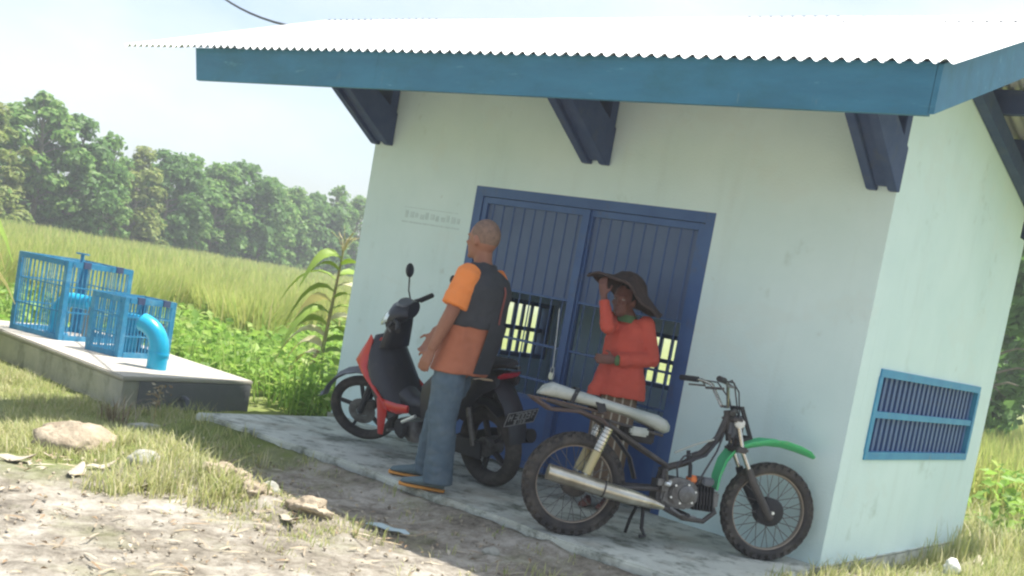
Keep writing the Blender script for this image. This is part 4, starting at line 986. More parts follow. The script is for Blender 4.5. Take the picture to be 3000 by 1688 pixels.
blob(mb, 'vest', 'vest_cloth', man, .009, 4, .007)
# longer back panel of the vest, wraps the back and the far side
def patch(name, m, z0, z1, a0, a1, ex, parent, nz=8, na=10, th=.006):
    vs = []; fs = []
    for lay in (0,1):
        for i in range(nz+1):
            z = z0 + (z1-z0)*i/nz; c, A, B = tsec(z, 1.0, ex - lay*th)
            for j in range(na+1):
                t = a0 + (a1-a0)*j/na; vs.append(c + A*math.cos(t) + B*math.sin(t))
    n1 = (nz+1)*(na+1)
    for i in range(nz):
        for j in range(na):
            q = i*(na+1)+j; fs.append((q,q+1,q+na+2,q+na+1)); fs.append((n1+q+1,n1+q,n1+q+na+1,n1+q+na+2))
    edge = [i*(na+1) for i in range(nz+1)], [i*(na+1)+na for i in range(nz+1)], list(range(na+1)), [nz*(na+1)+j for j in range(na+1)]
    for e in edge:
        for p, q in zip(e[:-1], e[1:]): fs.append((p,q,n1+q,n1+p))
    return MB().add(vs, fs).build(name, m, parent, smooth=True)
patch('vest_back', 'vest_cloth', .79, 1.12, R(-185), R(-72), .044, man)
for a_ in (R(-62),): patch('vest_piping', 'piping_red', 1.08, 1.36, R(-97), R(-93), .037, man, 8, 2, .004)
mb = MB().ell(V(-.085,-.06,1.345), (.02,.02,.03), 10, 8); mb.build('pocket_radio', 'black_matte', man, smooth=True)
# ---- woman
wom = thing('person', 'woman in red top, striped brown sarong and wide dark straw hat at the door', 'person', (-1.60,-.35,0), RZ)
f, l = frame2((-.45,-.89))
HC = V(-.03,-.02,1.425)
mb = MB(); head_shape(mb, HC, f, l, .96)
mb.tube([HC - f*.02 + V(0,0,-.05), V(.02,.01,1.33), V(.035,.01,1.27)], [.046,.048,.06], 12)
# her right arm (left in view) raised to the hat, left arm bent across the belly
shR = V(-.095,.03,1.275); elR = V(-.105,-.20,1.235); wrR = V(-.165,-.175,1.425)
shL = V(.145,-.02,1.285); elL = V(.225,-.06,1.07); wrL = V(-.01,-.17,1.025)
mb.tube([shR, shR.lerp(elR,.5), elR], [.042,.040,.036], 12); mb.tube([elR, elR.lerp(wrR,.4), wrR], [.036,.034,.024], 12)
mb.tube([shL, shL.lerp(elL,.5), elL], [.042,.040,.036], 12); mb.tube([elL, elL.lerp(wrL,.4), wrL], [.036,.034,.024], 12)
hand_shape(mb, wrR, (-.25,.05,.95), l*1.0, f*-1 + V(.3,.3,0), .92, .6)
hand_shape(mb, wrL, (-1,-.15,-.08), V(0,0,1), -f, .92, .5)
mb.loft([(V(.03,0,.80), l*.14, f*.10),(V(.03,0,1.0), l*.125, f*.095),(V(.03,0,1.18), l*.14, f*.10),(V(.03,.01,1.27), l*.12, f*.08),(V(.03,.01,1.31), l*.06, f*.055)], 16)
mb.tube([V(-.02,0,.82),V(-.02,0,.10)], [.07,.04], 10); mb.tube([V(.09,0,.82),V(.09,0,.10)], [.07,.04], 10)
for x in (-.03,.09): mb.loft([(V(x,.03,.035), l*.03, up*.033),(V(x,-.05,.03)+f*.0, l*.038, up*.028),(V(x-.03,-.14,.018), l*.034, up*.016)], 12)
blob(mb, 'body', 'skin_dark', wom, .008, 3)
mb = MB(); M = Matrix((f, l, up)).transposed(); mb.ell(HC + up*.034 - f*.018, (.096,.082,.098), 18, 12, M); hr = mb.build('hair', 'hair_black', wom, smooth=True)
bm = bmesh.new(); bm.from_mesh(hr.data); bmesh.ops.delete(bm, geom=[v for v in bm.verts if (v.co - HC).dot(f) > .035 and (v.co-HC).z < .07 or (v.co-HC).z < -.06], context='VERTS'); bm.to_mesh(hr.data); bm.free()
for k in (-1,1): MB().ell(HC + l*(k*.032) + f*.076 + up*.006, (.012,.008,.007), 8, 6).build('eye', 'eye_white', wom, smooth=True)
mb = MB()
mb.loft([(V(.04,0,.78), l*.20, f*.155),(V(.035,0,.90), l*.185, f*.15),(V(.03,0,1.03), l*.15, f*.12),(V(.03,0,1.16), l*.155, f*.118),(V(.03,.01,1.26), l*.145, f*.10),(V(.03,.01,1.315), l*.075, f*.07)], 20)
mb.tube([shR, shR.lerp(elR,.5), elR], [.062,.055,.05], 12); mb.tube([elR, elR.lerp(wrR,.5), elR.lerp(wrR,.9)], [.05,.046,.038], 12)
mb.tube([shL, shL.lerp(elL,.5), elL], [.064,.058,.053], 12); mb.tube([elL, elL.lerp(wrL,.5), elL.lerp(wrL,.92)], [.053,.05,.042], 12)
mb.ell(shL, (.064,.064,.064)); mb.ell(shR, (.062,.062,.062)); mb.ell(elL, (.053,.053,.053)); mb.ell(elR, (.05,.05,.05))
mb.tube([V(-.06,-.05,.95), V(-.115,-.07,.80), V(-.13,-.07,.70)], [.05,.055,.04], 10)
blob(mb, 'long_sleeved_top', 'red_cloth', wom, .009, 3, .008)
MB().loft([(V(.015,-.0,1.285)+f*.03, l*.075, f*.065),(V(.012,0,1.335)+f*.01, l*.062, f*.058)], 16).build('collar', 'green_cloth', wom, smooth=True)
MB().loft([(wrL.lerp(elL,.20), V(.01,.035,0), up*.040),(wrL.lerp(elL,.02), V(.01,.032,0), up*.036)], 12).build('cuff', 'green_cloth', wom, smooth=True)
def sarong():
    m = bpy.data.materials.new('sarong'); m.use_nodes = True; MATS['sarong'] = m; t = m.node_tree; b = t.nodes['Principled BSDF']; b.inputs['Roughness'].default_value = .9
    co = t.nodes.new('ShaderNodeTexCoord'); wv = t.nodes.new('ShaderNodeTexWave'); wv.inputs['Scale'].default_value = 5.5; wv.inputs['Distortion'].default_value = .6
    rp_ = t.nodes.new('ShaderNodeValToRGB'); rp_.color_ramp.elements[0].position = .86; rp_.color_ramp.elements[1].position = .95; rp_.color_ramp.elements[0].color = (.15,.10,.065,1); rp_.color_ramp.elements[1].color = (.42,.38,.30,1)
    t.links.new(co.outputs['Object'], wv.inputs['Vector']); t.links.new(wv.outputs['Fac'], rp_.inputs[0]); t.links.new(rp_.outputs[0], b.inputs['Base Color'])
sarong()
mb = MB(); vs = []; n = 40
zz = [1.0,.85,.70,.55,.40,.25,.12]
for k, z in enumerate(zz):
    for j in range(n):
        t = 2*math.pi*j/n; fold = 1 + .045*math.sin(6*t + k*.3)*(k/6)
        vs.append(V(.035,0,z) + l*(.140+.014*min(k,2) - .004*k)*math.cos(t)*fold + f*(.105+.010*min(k,2))*math.sin(t)*fold)
fs = [(i*n+j, i*n+(j+1)%n, (i+1)*n+(j+1)%n, (i+1)*n+j) for i in range(len(zz)-1) for j in range(n)] + [tuple(range(n))]
mb.add(vs, fs).build('sarong', 'sarong', wom, smooth=True)
ht = sub('straw_hat', wom, HC + V(.0,.0,.055), (R(-10), R(19), 0)); ht.scale = (1.12,1.12,1.0)
pr = [(.010,.150),(.05,.138),(.09,.112),(.125,.060),(.18,.030),(.235,.0),(.243,-.006),(.235,-.009),(.18,.020),(.122,.050),(.085,.10),(.05,.126),(.001,.138)]
MB().lathe(pr, n=36, axis='Z').build('cone', 'hat_straw', ht, smooth=True)
MB().lathe([(.232,-.012),(.246,-.012),(.246,.002),(.232,.002)], n=36, axis='Z', close=True).build('rim_band', 'hat_straw', ht, smooth=True)
for o in ht.children:      # a worn brim: uneven, drooping on one side
    for v in o.data.vertices:
        rr = math.hypot(v.co.x, v.co.y); a_ = math.atan2(v.co.y, v.co.x); k = max(0, (rr-.10)/.14)
        v.co.z += k*(.020*math.sin(3*a_+.6) + .012*math.sin(7*a_) - .030*max(0, math.cos(a_+.5))); v.co.x *= 1 + .05*k*math.sin(2*a_+1)

# ------------------------------------------------------------------ trees
def crown_leaves(lobes, n, size, flat=.6):
    W_ = np.array([b[3]**2 for b in lobes]); W_ = W_/W_.sum(); k = rng.choice(len(lobes), n, p=W_)
    C = np.array([b[:3] for b in lobes])[k]; Rr = np.array([b[3] for b in lobes])[k]
    d = rng.normal(size=(n,3)); d /= np.linalg.norm(d, axis=1, keepdims=True); d[:,2] = np.where(d[:,2] < -.3, -d[:,2], d[:,2])
    rad = Rr*rng.uniform(.25, 1.30, n)**.75
    P = C + d*rad[:,None]*np.array([1,1,.85]); Nn = d + np.array([0,0,flat]) + rng.normal(size=(n,3))*.6
    return leaves(P, size*rng.uniform(.5, 1.45, n), Nn, .62)
def make_tree(h, w_, seed, leafm, n, size, base=.22):
    rd = random.Random(seed)
    t = bpy.data.objects.new('tree', None); col.objects.link(t)
    mb = MB(); top = V(rd.uniform(-.3,.3), rd.uniform(-.3,.3), h*.85)
    tr = [V(0,0,-.2), V(rd.uniform(-.1,.1),rd.uniform(-.1,.1),h*.3), V(rd.uniform(-.2,.2),rd.uniform(-.2,.2),h*.6), top]
    mb.tube(tr, [h*.020,h*.016,h*.011,h*.004], 7)
    lobes = []
    nl = 36
    for i in range(nl):
        fz = base + (1-base)*(i+.5)/nl*.93; ang = i*2.4 + rd.uniform(-.5,.5)
        env = w_*(.55 + .45*math.sin(math.pi*min(1, (fz-base)/(1-base)*.95 + .18)))*(1 if fz < .75 else max(.25, 1 - (fz-.75)*3.0))
        rr = env*rd.uniform(.45,.95); c = V(rr*math.cos(ang), rr*math.sin(ang), h*fz)
        lobes.append((c.x, c.y, c.z, w_*rd.uniform(.17,.36)*(1.0 if fz < .8 else .75)))
        a0 = tr[1].lerp(top, max(0, min(1, (fz-.32)/.6))) if fz > .3 else tr[1]
        mb.tube([a0 - V(0,0,h*.03), a0.lerp(c,.5)+V(0,0,h*.01), c], [h*.006,h*.004,h*.0015], 5, cap=False)
    mb.build('trunk', 'bark', t, smooth=True)
    v, tr_ = crown_leaves(lobes, n, size); tri_mesh('crown', v, tr_, leafm, t)
    return t
protos = [make_tree(7.8, 2.45, s, m_, 5200, .36, .10) for s, m_ in ((1,'teak_leaf'),(2,'teak_leaf_dark'),(3,'teak_leaf'),(4,'teak_leaf_yellow'),(5,'teak_leaf_dark'))]
protos += [make_tree(7.8, 1.75, 6, 'teak_leaf', 3400, .30, .16), make_tree(7.8, 3.0, 7, 'teak_leaf_dark', 4200, .46, .12)]
def place_az(azd, dist): return CAMP.x + dist*math.cos(R(azd)), CAMP.y + dist*math.sin(R(azd))
ORD = ['first','second','third','fourth','fifth','sixth','seventh','eighth','ninth','tenth','eleventh','twelfth','thirteenth','fourteenth','fifteenth','sixteenth','seventeenth','eighteenth','nineteenth','twentieth']
# (azimuth, distance, height, prototype) from left to right along the edge of the field
row = [(157.3,57,6.0,3),(155.3,60,7.4,0),(153.9,61,6.7,1),(152.5,63,6.5,5),(151.1,66,6.1,3),(149.8,68,6.3,6),(148.9,70,6.8,5),(147.7,73,6.8,2),(146.5,75,7.1,6),(145.4,78,6.9,0),(144.2,82,6.8,2),(143.0,85,6.7,6),(142.0,87,8.0,5),(140.9,90,7.6,2)]
KD = {0:'leafy bright green', 1:'dense dark green', 2:'broad mid green', 3:'yellowish green', 4:'dark green', 5:'slender open', 6:'wide spreading'}
used = set()
def put_tree(pi, x, y, h, wsc, label, group):
    if pi in used: t = copy_tree(protos[pi])
    else: t = protos[pi]; used.add(pi)
    t.location = (x, y, gz1(x, y)); s = h/7.8; t.scale = (s*wsc, s*wsc, s); t.rotation_euler = (0,0,random.uniform(0,6.28)); t.name = 'tree'
    tag(t, label, 'tree', group); return t
for i, (a_, d_, h_, pi) in enumerate(row):
    x, y = place_az(a_, d_); put_tree(pi, x, y, h_, 1.0, KD[pi] + ' tree, ' + ORD[i] + ' from the left at the far edge of the field', 'trees along the far edge of the field')
# trees beyond the right end of the house
for (a_, d_, h_, pi, lb) in ((107.6,24,6.2,4,'dark green tree with a pale trunk beyond the right end of the house'),(104.0,30,7.5,1,'dense dark tree farther off at the right edge of the view')):
    x, y = place_az(a_, d_); put_tree(pi, x, y, h_, .9, lb, 'trees right of the house')
# the wood behind, one mass
V_, T_, o_ = [], [], 0
lob = []
for i in range(150):
    a_ = random.uniform(137.5, 166); d_ = 64 + (160 - a_)*1.6 + random.uniform(4, 16); x, y = place_az(a_, d_); z = random.uniform(.4, 5.4)
    lob.append((x, y, gz1(x,y) + z, random.uniform(1.2, 2.2)))
for i in range(60):
    a_ = random.uniform(98, 113); d_ = random.uniform(44, 58); x, y = place_az(a_, d_); lob.append((x, y, gz1(x,y) + random.uniform(.5,5), random.uniform(1.2,2.2)))
for i in range(120):
    a_ = random.uniform(138, 165); d_ = 57 + (160 - a_)*1.6 + random.uniform(-2, 6); x, y = place_az(a_, d_); lob.append((x, y, gz1(x,y) + random.uniform(.2,2.6), random.uniform(.9,1.7)))
v, t_ = crown_leaves(lob, 46000, .36)
wood = tri_mesh('wood', v, t_, 'teak_leaf_dark', kind='stuff'); tag(wood, 'dense wood of green trees massed behind the field', 'wood')
mb = MB()
for i in range(70):
    a_ = random.uniform(138, 160); d_ = 60 + (160 - a_)*1.6 + random.uniform(0, 6); x, y = place_az(a_, d_); z = gz1(x,y)
    mb.tube([(x,y,z-.1),(x+random.uniform(-.2,.2),y,z+3.2)], [.09,.06], 5)
und = mb.build('young_trunks', 'bark', wood, kind='stuff')

# ------------------------------------------------------------------ rice field
def scatter_az(n, a0, a1, d0, d1, pw=1.0):
    a_ = np.radians(rng.uniform(a0, a1, n)); d_ = d0 + (d1-d0)*rng.uniform(0, 1, n)**pw
    return CAMP.x + d_*np.cos(a_), CAMP.y + d_*np.sin(a_), d_
parts_v, parts_t, off = [], [], 0
def addto(v, t, acc):
    acc[0].append(v); acc[1].append(t + acc[2]); acc[2] += len(v)
acc = [[], [], 0]
def clumps(n, a0, a1, d0f, d1, pw, hmin, hmax, nb, wd, lean, spread):
    x, y, d_ = scatter_az(n, a0, a1, 0, 1, 1); 
    a_ = np.radians(rng.uniform(a0, a1, n)); dn = d0f(np.degrees(a_)); dd = dn + (d1(np.degrees(a_)) - dn)*rng.uniform(0,1,n)**pw
    x = CAMP.x + dd*np.cos(a_); y = CAMP.y + dd*np.sin(a_); h = rng.uniform(hmin, hmax, n)
    z = gz(x, y)
    X_ = np.repeat(x, nb) + rng.normal(size=n*nb)*spread; Y_ = np.repeat(y, nb) + rng.normal(size=n*nb)*spread
    Hh = np.repeat(h, nb)*rng.uniform(.72, 1.06, n*nb); Wd_ = wd*np.repeat(np.clip(dd/24, .8, 3), nb)*rng.uniform(.7,1.3,n*nb)
    addto(*blades(np.stack([X_, Y_, np.repeat(z, nb)], 1), Hh, Wd_, lean), acc)
edge = lambda a_: 19.5 + .0*(a_) + 3.0*np.sin(a_*.9) - .30*(a_-150)
far = lambda a_: 58 + (160 - a_)*1.6
clumps(17000, 137, 167, edge, far, 1.5, .95, 1.15, 7, .035, .28, .10)
clumps(3500, 137, 167, edge, lambda a_: edge(a_) + 6, 1.0, .90, 1.15, 9, .028, .32, .09)
clumps(3500, 98, 114, lambda a_: 13 + 0*a_, lambda a_: 42 + 0*a_, 1.2, .8, 1.0, 7, .03, .3, .10)
rice = tri_mesh('rice_crop', np.concatenate(acc[0]), np.concatenate(acc[1]), 'rice_leaf', kind='stuff'); tag(rice, 'ripening yellow green rice crop filling the field', 'rice')

# ------------------------------------------------------------------ weeds and grass
def inside_solid(x, y):
    h = (x > -4.75) & (x < .04) & (y > -1.46) & (y < 2.86)
    p = (x > -10.95) & (x < -6.95) & (y > -.80) & (y < 1.10)
    return h | p
# broad-leaved weeds between the platform and the crop
n = 5200
x = rng.uniform(-26, -4.95, n); y = rng.uniform(-2.0, 17, n)
dx, dy = x - CAMP.x, y - CAMP.y; a_ = np.degrees(np.arctan2(dy, dx)); dist = np.hypot(dx, dy)
keep = (a_ > 136.5) & (a_ < 166) & (dist < edge(a_) + 1.5) & ~inside_solid(x, y) & ~((y < 1.3) & (x > -11.1)) 
x, y, dist = x[keep], y[keep], dist[keep]
h = (.34 + .38*rng.uniform(0,1,len(x))**1.5)*np.where(dist > 13, .85, 1.0)
nl = 16
px = np.repeat(x, nl) + rng.normal(size=len(x)*nl)*.13; py = np.repeat(y, nl) + rng.normal(size=len(x)*nl)*.13
pz = np.repeat(gz(x, y), nl) + np.repeat(h, nl)*rng.uniform(.25, 1.05, len(x)*nl)
acc = [[], [], 0]
addto(*leaves(np.stack([px,py,pz],1), .085*rng.uniform(.6,1.5,len(px))*np.repeat(np.clip(dist/10,1,1.8),nl), rng.normal(size=(len(px),3))*.5 + np.array([0,0,1.0]), .62), acc)
P = np.stack([x, y, gz(x, y)], 1); rep = np.repeat(P, 9, 0) + np.concatenate([rng.normal(size=(len(P)*9,2))*.11, np.zeros((len(P)*9,1))], 1)
addto(*blades(rep, np.repeat(h,9)*rng.uniform(.7,1.35,len(rep)), np.full(len(rep), .018), .5), acc)
# weeds close along the left end of the house, part of them in its shade
n = 520; x = -4.95 - 2.4*rng.uniform(0,1,n)**.8; y = rng.uniform(-.2, 3.6, n); k_ = (y > 1.15 + .9*smooth01((-x - 5.0)/1.6) - .75); x, y = x[k_], y[k_]; h = rng.uniform(.20,.46,len(x)); nl = 14
px = np.repeat(x, nl) + rng.normal(size=len(x)*nl)*.08; py = np.repeat(y, nl) + rng.normal(size=len(x)*nl)*.08; pz = np.repeat(gz(x,y), nl) + np.repeat(h, nl)*rng.uniform(.15,1.05,len(px))
addto(*leaves(np.stack([px,py,pz],1), .07*rng.uniform(.6,1.5,len(px)), rng.normal(size=(len(px),3))*.5 + np.array([0,0,1.0]), .6), acc)
weeds = tri_mesh('weeds', np.concatenate(acc[0]), np.concatenate(acc[1]), 'weed_leaf', kind='stuff'); tag(weeds, 'lush broad-leaved weeds between the platform, house and rice', 'weeds')
# grass
def tuft(x, y, h, nb, wd, lean, spread):
    n = len(x); X_ = np.repeat(x, nb) + rng.normal(size=n*nb)*spread; Y_ = np.repeat(y, nb) + rng.normal(size=n*nb)*spread
    ok = ~inside_solid(X_, Y_)
    X_, Y_ = X_[ok], Y_[ok]; Hh = (np.repeat(h, nb)*rng.uniform(.45, 1.1, n*nb))[ok]
    return blades(np.stack([X_, Y_, gz(X_, Y_) - .01], 1), Hh, wd*rng.uniform(.6,1.3,len(X_)), lean)
acc = [[], [], 0]
n = 9000; x = rng.uniform(-9.5, -2.4, n); y = rng.uniform(-4.6, -.2, n)
pn = np.array([noise.noise(Vector((a_*1.3, b_*1.3, 3))) for a_, b_ in zip(x, y)])
g = grassy(x, y); k_ = (rng.uniform(0,1,n) < np.clip(g*.85 + pn*1.1 - .18, 0, 1)) & ~inside_solid(x, y) & ~((y > -2.25) & (x > -4.9) & (rng.uniform(0,1,n) < .82))
x, y = x[k_], y[k_]; addto(*tuft(x, y, .05 + .12*np.clip(.5+pn[k_], 0, 1), 14, .0075, .7, .05), acc)
# sparse tufts on the dirt
n = 120; x = rng.uniform(-3.8, .3, n); y = rng.uniform(-3.2, -1.5, n); addto(*tuft(x, y, rng.uniform(.02,.08,n), 9, .006, .7, .03), acc)
for (bx, by, hh, nn) in ((-4.0,-3.0,.14,10),(-4.45,-2.75,.13,8),(-3.65,-2.85,.12,8),(-3.4,-2.6,.10,6),(-6.1,-.62,.30,16),(-5.7,-.75,.22,10),(-3.05,-2.75,.13,8),(-2.45,-2.65,.12,8),(-1.66,-2.12,.10,4),(-.62,-1.95,.10,7),(-3.5,-1.65,.10,5),(-.2,-1.75,.08,4)):
    x = bx + rng.normal(size=nn)*.14; y = by + rng.normal(size=nn)*.12; addto(*tuft(x, y, np.full(nn, hh), 12, .008, .6, .04), acc)
n = 260; x = rng.uniform(-4.4, -1.6, n); y = -2.45 + rng.normal(size=n)*.16 - .05*(x+3); addto(*tuft(x, y, rng.uniform(.02,.075,n), 10, .007, .8, .04), acc)
# right side of the house
n = 2600; x = .03 + 3.2*rng.uniform(0,1,n)**1.3; y = rng.uniform(-.9, 9, n); addto(*tuft(x, y, rng.uniform(.06,.17,n), 14, .008, .7, .05), acc)
n = 1800; x = rng.uniform(-3.0, 1.5, n); y = rng.uniform(2.95, 13, n); addto(*tuft(x, y, rng.uniform(.15,.40,n), 12, .014, .6, .07), acc)
x = rng.uniform(.05,.2,40); y = rng.uniform(1.6,2.9,40); addto(*tuft(x, y, rng.uniform(.15,.38,40), 8, .010, .4, .03), acc)
x = rng.uniform(.03,.12,26); y = rng.uniform(.15,2.4,26); addto(*tuft(x, y, rng.uniform(.06,.2,26), 6, .010, .5, .03), acc)
grass = tri_mesh('grass', np.concatenate(acc[0]), np.concatenate(acc[1]), 'grass_leaf', kind='stuff'); tag(grass, 'short green and dry grass growing on the ground', 'grass')
# leaf litter
n = 2400; x = rng.uniform(-5.5, 1.0, n); y = -1.55 - 3.6*rng.uniform(0,1,n)**.9
k_ = rng.uniform(0,1,n) < np.clip(.95 - .8*smooth01((y+2.1)/.6) , .12, 1); x, y = x[k_], y[k_]
P = np.stack([x, y, gz(x, y) + .016], 1); v, t_ = leaves(P, .022*rng.uniform(.5,2.2,len(P)), rng.normal(size=(len(P),3))*.35 + np.array([0,0,1.]), .5, .5)
ac2 = [[], [], 0]; addto(v, t_, ac2)
n = 500; x = rng.uniform(-5.0, 1.0, n); y = rng.uniform(-4.8, -1.6, n); a_ = rng.uniform(0, 2*np.pi, n); L_ = rng.uniform(.03,.14,n)
p0 = np.stack([x, y, gz(x,y)+.014], 1); dv_ = np.stack([np.cos(a_), np.sin(a_), rng.uniform(-.05,.12,n)], 1)*L_[:,None]; sd_ = np.stack([-np.sin(a_), np.cos(a_), np.zeros(n)], 1)*.004
vv = np.stack([p0-sd_, p0+sd_, p0+dv_+sd_, p0+dv_-sd_, p0+dv_*.5+np.array([0,0,.006])], 1).reshape(-1,3)
tt = (np.array([[0,1,4],[1,2,4],[2,3,4],[3,0,4]])[None] + (np.arange(n)*5)[:,None,None]).reshape(-1,3); addto(vv, tt, ac2)
lit = tri_mesh('leaf_litter', np.concatenate(ac2[0]), np.concatenate(ac2[1]), 'dead_leaf', kind='stuff'); tag(lit, 'dry leaf and straw litter scattered over the dirt', 'litter')
# gravel crumbs
n = 1300; x = rng.uniform(-4.8, 1.0, n); y = rng.uniform(-4.8, -1.5, n); s_ = .004 + .012*rng.uniform(0,1,n)**3
o8 = np.array([[1,0,0],[-1,0,0],[0,1,0],[0,-1,0],[0,0,1],[0,0,-1]])*1.0
vv = (np.stack([x,y,gz(x,y)+.012],1)[:,None,:] + o8[None]*s_[:,None,None]*rng.uniform(.6,1.3,(n,6,1))).reshape(-1,3)
tt = (np.array([[0,2,4],[2,1,4],[1,3,4],[3,0,4],[2,0,5],[1,2,5],[3,1,5],[0,3,5]])[None] + (np.arange(n)*6)[:,None,None]).reshape(-1,3)
gv = tri_mesh('soil_crumbs', vv, tt, 'rock', kind='stuff'); tag(gv, 'small soil crumbs and pebbles on the dirt', 'gravel')

# ------------------------------------------------------------------ stones, clods, scraps
def stone(name, label, cat, x, y, rx, ry, rz_, m, seed, group=None, sink=.3, amp=.25):
    bm = bmesh.new(); bmesh.ops.create_icosphere(bm, subdivisions=4, radius=1)
    for v in bm.verts:
        p = v.co.copy(); k = 1 + amp*noise.noise(p*1.3 + Vector((seed*7.1, 0, 0))) + amp*.45*noise.noise(p*3.4 + Vector((0, seed*3.3, 0))) + amp*.28*noise.noise(p*8 + Vector((seed,0,0))) + amp*.18*noise.noise(p*17 + Vector((seed,2,0))) - amp*.25*abs(noise.noise(p*5 + Vector((seed,5,0)))); v.co = Vector((p.x*rx*k, p.y*ry*k, p.z*rz_*k))
    me = bpy.data.meshes.new(name); bm.to_mesh(me); bm.free(); me.materials.append(MATS[m]); me.polygons.foreach_set('use_smooth', [True]*len(me.polygons))
    o = bpy.data.objects.new(name, me); col.objects.link(o); o.location = (x, y, gsurf(x,y) + rz_*(1-sink*2)*.5); o.rotation_euler = (0,0,seed); return tag(o, label, cat, group)
stone('dirt_mound', 'rounded pale dirt mound among the grass left of the apron', 'mound', -3.98, -2.66, .30, .24, .16, 'heap', 3, sink=.50, amp=.24)
stone('stone', 'round grey green stone in the shade right of the dirt mound', 'stone', -5.15, -1.50, .07, .06, .065, 'rock_grey', 5)
stone('stone', 'flat pale stone below the dirt mound', 'stone', -3.20, -2.66, .10, .07, .06, 'rock_grey', 8, amp=.15)
stone('soil_clod', 'long tan soil clod on the sunny edge of the shade', 'clod', -2.75, -2.44, .13, .08, .065, 'heap', 11, amp=.7, sink=.55)
stone('soil_clod', 'tan soil clod in front of the dark stone', 'clod', -2.40, -2.46, .11, .08, .06, 'heap', 12, amp=.7, sink=.55)
stone('soil_clod', 'flat tan clod right at the shadow edge', 'clod', -2.02, -2.36, .11, .07, .05, 'heap', 13, amp=.7, sink=.55)
stone('stone', 'small dark stone behind the clods', 'stone', -2.55, -2.25, .06, .05, .05, 'rock_grey', 16)
stone('stone', 'whitish stone lying in the grass beside the right wall', 'stone', .34, 1.62, .075, .06, .085, 'rock_white', 21)
stone('stone', 'pale pebble on the shaded dirt by the apron', 'stone', -1.15, -1.80, .05, .035, .03, 'rock_grey', 23)
slab = thing('broken_slab', 'broken grey slab lying in the shade left of the apron', 'slab', (-5.45,-1.30,gz1(-5.45,-1.30)), .5)
MB().prism([(-.16,-.10),(.15,-.12),(.18,.06),(.02,.13),(-.14,.10)], -.02, .09, 'XY').build('slab', 'concrete', slab, bevel=.01)
scr = thing('plastic_scrap', 'pale blue plastic scrap on the shaded dirt', 'scrap', (-1.72,-2.05,gz1(-1.72,-2.05)), .35)
MB().ribbon([(-.13,0,.02),(-.06,0,.028),(.02,0,.018),(.09,0,.026),(.13,0,.014)], [.025,.04,.038,.035,.02], .004).build('sheet', 'plastic_scrap', scr, smooth=True)
def curled_leaf(label, x, y, ln, wd, rz_, m='dead_leaf'):
    t = thing('fallen_leaf', label, 'leaf', (x, y, gz1(x,y)+.012), rz_, 'large fallen leaves')
    MB().ribbon([(-ln/2,0,.008),(-ln/4,0,.02),(0,0,.014),(ln/4,0,.024),(ln/2,0,.05)], [.012,wd*.8,wd,wd*.7,.008], .003, bow=-.3).build('blade', m, t, smooth=True)
curled_leaf('curled tan leaf at the foot of the right wall grass', .32, 2.35, .26, .045, 1.9)
curled_leaf('large brown leaf upright in the grass at the far left', -3.55, -3.22, .22, .06, .6)
curled_leaf('pale curled leaf on the dirt below the flat stone', -2.75, -2.95, .20, .05, .2)
curled_leaf('whitish dry leaf left of the pale curled leaf', -3.1, -3.1, .18, .045, 2.4)
curled_leaf('long dry leaf at the tip of the tan clods', -1.95, -2.55, .24, .03, -.3)
curled_leaf('yellow dry leaf between grass and dirt', -3.2, -2.92, .15, .04, 1.2)
def dry_weed(label, x, y, h, seed):
    rd = random.Random(seed); t = thing('dry_weed', label, 'weed', (x, y, gz1(x,y)))
    MB().tube([(0,0,-.02),(.01,0,h*.5),(.03,.01,h)], [.007,.005,.003], 6).build('stem', 'dry_stalk', t, smooth=True)
    mb = MB()
    for i in range(12):
        z = h*rd.uniform(.5,1); a_ = rd.uniform(0,6.3); L_ = h*rd.uniform(.15,.32); mb.tube([(.02,0,z),(.02+L_*.6*math.cos(a_),L_*.6*math.sin(a_),z+L_*.35),(.02+L_*math.cos(a_),L_*math.sin(a_),z+L_*.15)], [.003,.0022,.0012], 4)
    mb.build('twigs', 'dry_stalk', t)
    P_ = np.array([[.02 + rd.uniform(-1,1)*h*.25, rd.uniform(-1,1)*h*.25, h*rd.uniform(.55,1.1)] for _ in range(26)]); v, t_ = leaves(P_, np.full(26, .05), np.random.default_rng(seed).normal(size=(26,3)), .45, .5); tri_mesh('leaves', v, t_, 'dead_leaf', t)
dry_weed('dry brown weed standing before the dark end of the platform', -6.35, -.75, .34, 3)
dg_ = thing('dry_grass_tuft', 'arching dry grass tuft behind the dirt mound', 'grass', (-5.9,-1.35,gz1(-5.9,-1.35)))
P_ = np.zeros((90,3)) + np.concatenate([rng.normal(size=(90,2))*.05, np.zeros((90,1))],1); v, t_ = blades(P_, rng.uniform(.2,.4,90), np.full(90,.009), .75, 1.0); tri_mesh('blades', v, t_, 'dead_leaf', dg_)
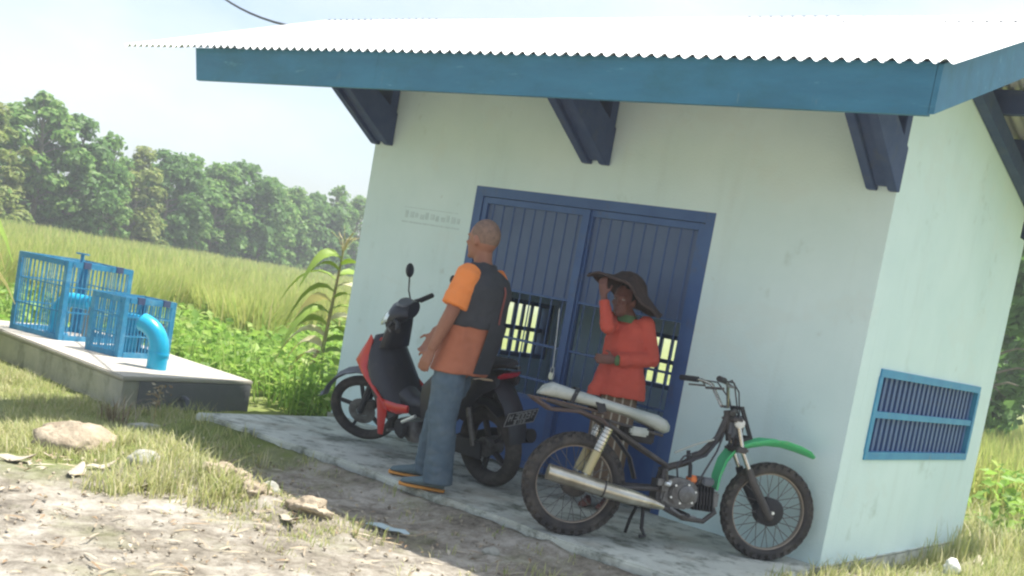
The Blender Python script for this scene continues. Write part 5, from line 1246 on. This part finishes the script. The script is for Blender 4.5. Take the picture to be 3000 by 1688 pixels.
# ---- maize plant by the left corner of the house
def maize(label, x, y, h, seed, rz_=0, nleaf=20):
    rd = random.Random(seed); t = thing('maize_plant', label, 'maize', (x, y, gz1(x,y)), rz_)
    st_ = lambda z: V(.10*math.sin(z*.9)*z*.3, .02*z, z)
    MB().tube([st_(h*k/10) for k in range(11)], [.034 - .0022*k for k in range(11)], 9).build('stalk', 'maize_stalk', t, smooth=True)
    for i in range(nleaf):
        z = h*(.26 + .72*i/nleaf); a_ = i*math.pi + rd.uniform(-.75,.75) + .35; L_ = rd.uniform(.50,.82)*(1 if i < nleaf-3 else .7); d = V(math.cos(a_), math.sin(a_), 0); b = st_(z)
        droop = rd.uniform(.3,.9); pts = []
        for k in range(7):
            u = k/6; pts.append(b + d*(L_*u*(1-.12*u)) + V(0,0,L_*(.75*u - (.75+droop)*u*u)))
        MB().ribbon(pts, [.022,.058,.074,.07,.056,.034,.007], .003, side=d.cross(V(0,0,1)) + V(0,0,rd.uniform(-.8,.8)), bow=-.22).build('leaf', 'maize_pale' if i in (1,3,5,8,11,14) else 'maize_leaf', t, smooth=True)
    mb = MB()
    for i in range(16):
        a_ = rd.uniform(0,6.3); s_ = rd.uniform(.05,.18); mb.tube([st_(h)-V(0,0,.02), st_(h)+V(s_*.5*math.cos(a_),s_*.5*math.sin(a_),.14), st_(h)+V(s_*1.2*math.cos(a_),s_*1.2*math.sin(a_),rd.uniform(.16,.30))], [.005,.005,.003], 5)
    mb.build('tassel', 'tassel_straw', t)
    mb = MB()
    for i in range(7):
        z = h*rd.uniform(.08,.34); a_ = rd.uniform(0,6.3); mb.ribbon([st_(z), st_(z)+V(.09*math.cos(a_),.09*math.sin(a_),.0), st_(z)+V(.15*math.cos(a_),.15*math.sin(a_),-.22)], [.02,.025,.006], .003, side=(-math.sin(a_),math.cos(a_),0))
    mb.build('dry_husks', 'dry_stalk', t)
    return t
maize('tall maize plant with drooping pale leaves at the left corner of the house', -8.05, 2.30, 1.92, 4, .5)
maize('maize plant whose leaf tips show at the far left edge', -8.98, -1.62, 1.92, 9, 1.2)
# bush right behind the house
bs = thing('leafy_bush', 'leafy weed bush at the far right corner of the house', 'bush', (.02, 4.6, gz1(.02,4.6)))
P_ = np.stack([rng.normal(size=260)*.28, rng.normal(size=260)*.4, rng.uniform(.08,.75,260)],1); v, t_ = leaves(P_, rng.uniform(.08,.2,260), rng.normal(size=(260,3))*.5+np.array([0,-.2,1.]), .5); tri_mesh('foliage', v, t_, 'weed_leaf', bs)
MB().tube([(0,0,-.05),(.05,.02,.35),(.02,.1,.65)], [.015,.01,.005], 6).build('stem', 'bark', bs)
# ---- overhead cable from the roof
cb = MB(); A_ = V(-6.62, .35, 3.50); B_ = V(-17.0, 4.6, 6.6); pts = []
for k in range(17):
    u = k/16; p = A_.lerp(B_, u); p.z -= .9*4*u*(1-u)*.35; pts.append(p)
cab_ = cb.tube(pts, .014, 6).build('overhead_cable', 'wire_black', smooth=True); tag(cab_, 'dark overhead cable running from the roof up to the left', 'cable')

# ---- air
hz = bpy.data.materials.new('haze_air'); hz.use_nodes = True; t = hz.node_tree; t.nodes.clear()
pv_ = t.nodes.new('ShaderNodeVolumePrincipled'); pv_.inputs['Density'].default_value = .0026; pv_.inputs['Color'].default_value = (.93,.97,1,1); pv_.inputs['Anisotropy'].default_value = .2
ov = t.nodes.new('ShaderNodeOutputMaterial'); t.links.new(pv_.outputs[0], ov.inputs['Volume']); MATS['haze_air'] = hz
hb_ = MB().box((-140,-30,-2.6),(70,150,10.5)).build('haze', 'haze_air', kind='stuff'); tag(hb_, 'thin pale haze in the air over the field', 'haze')
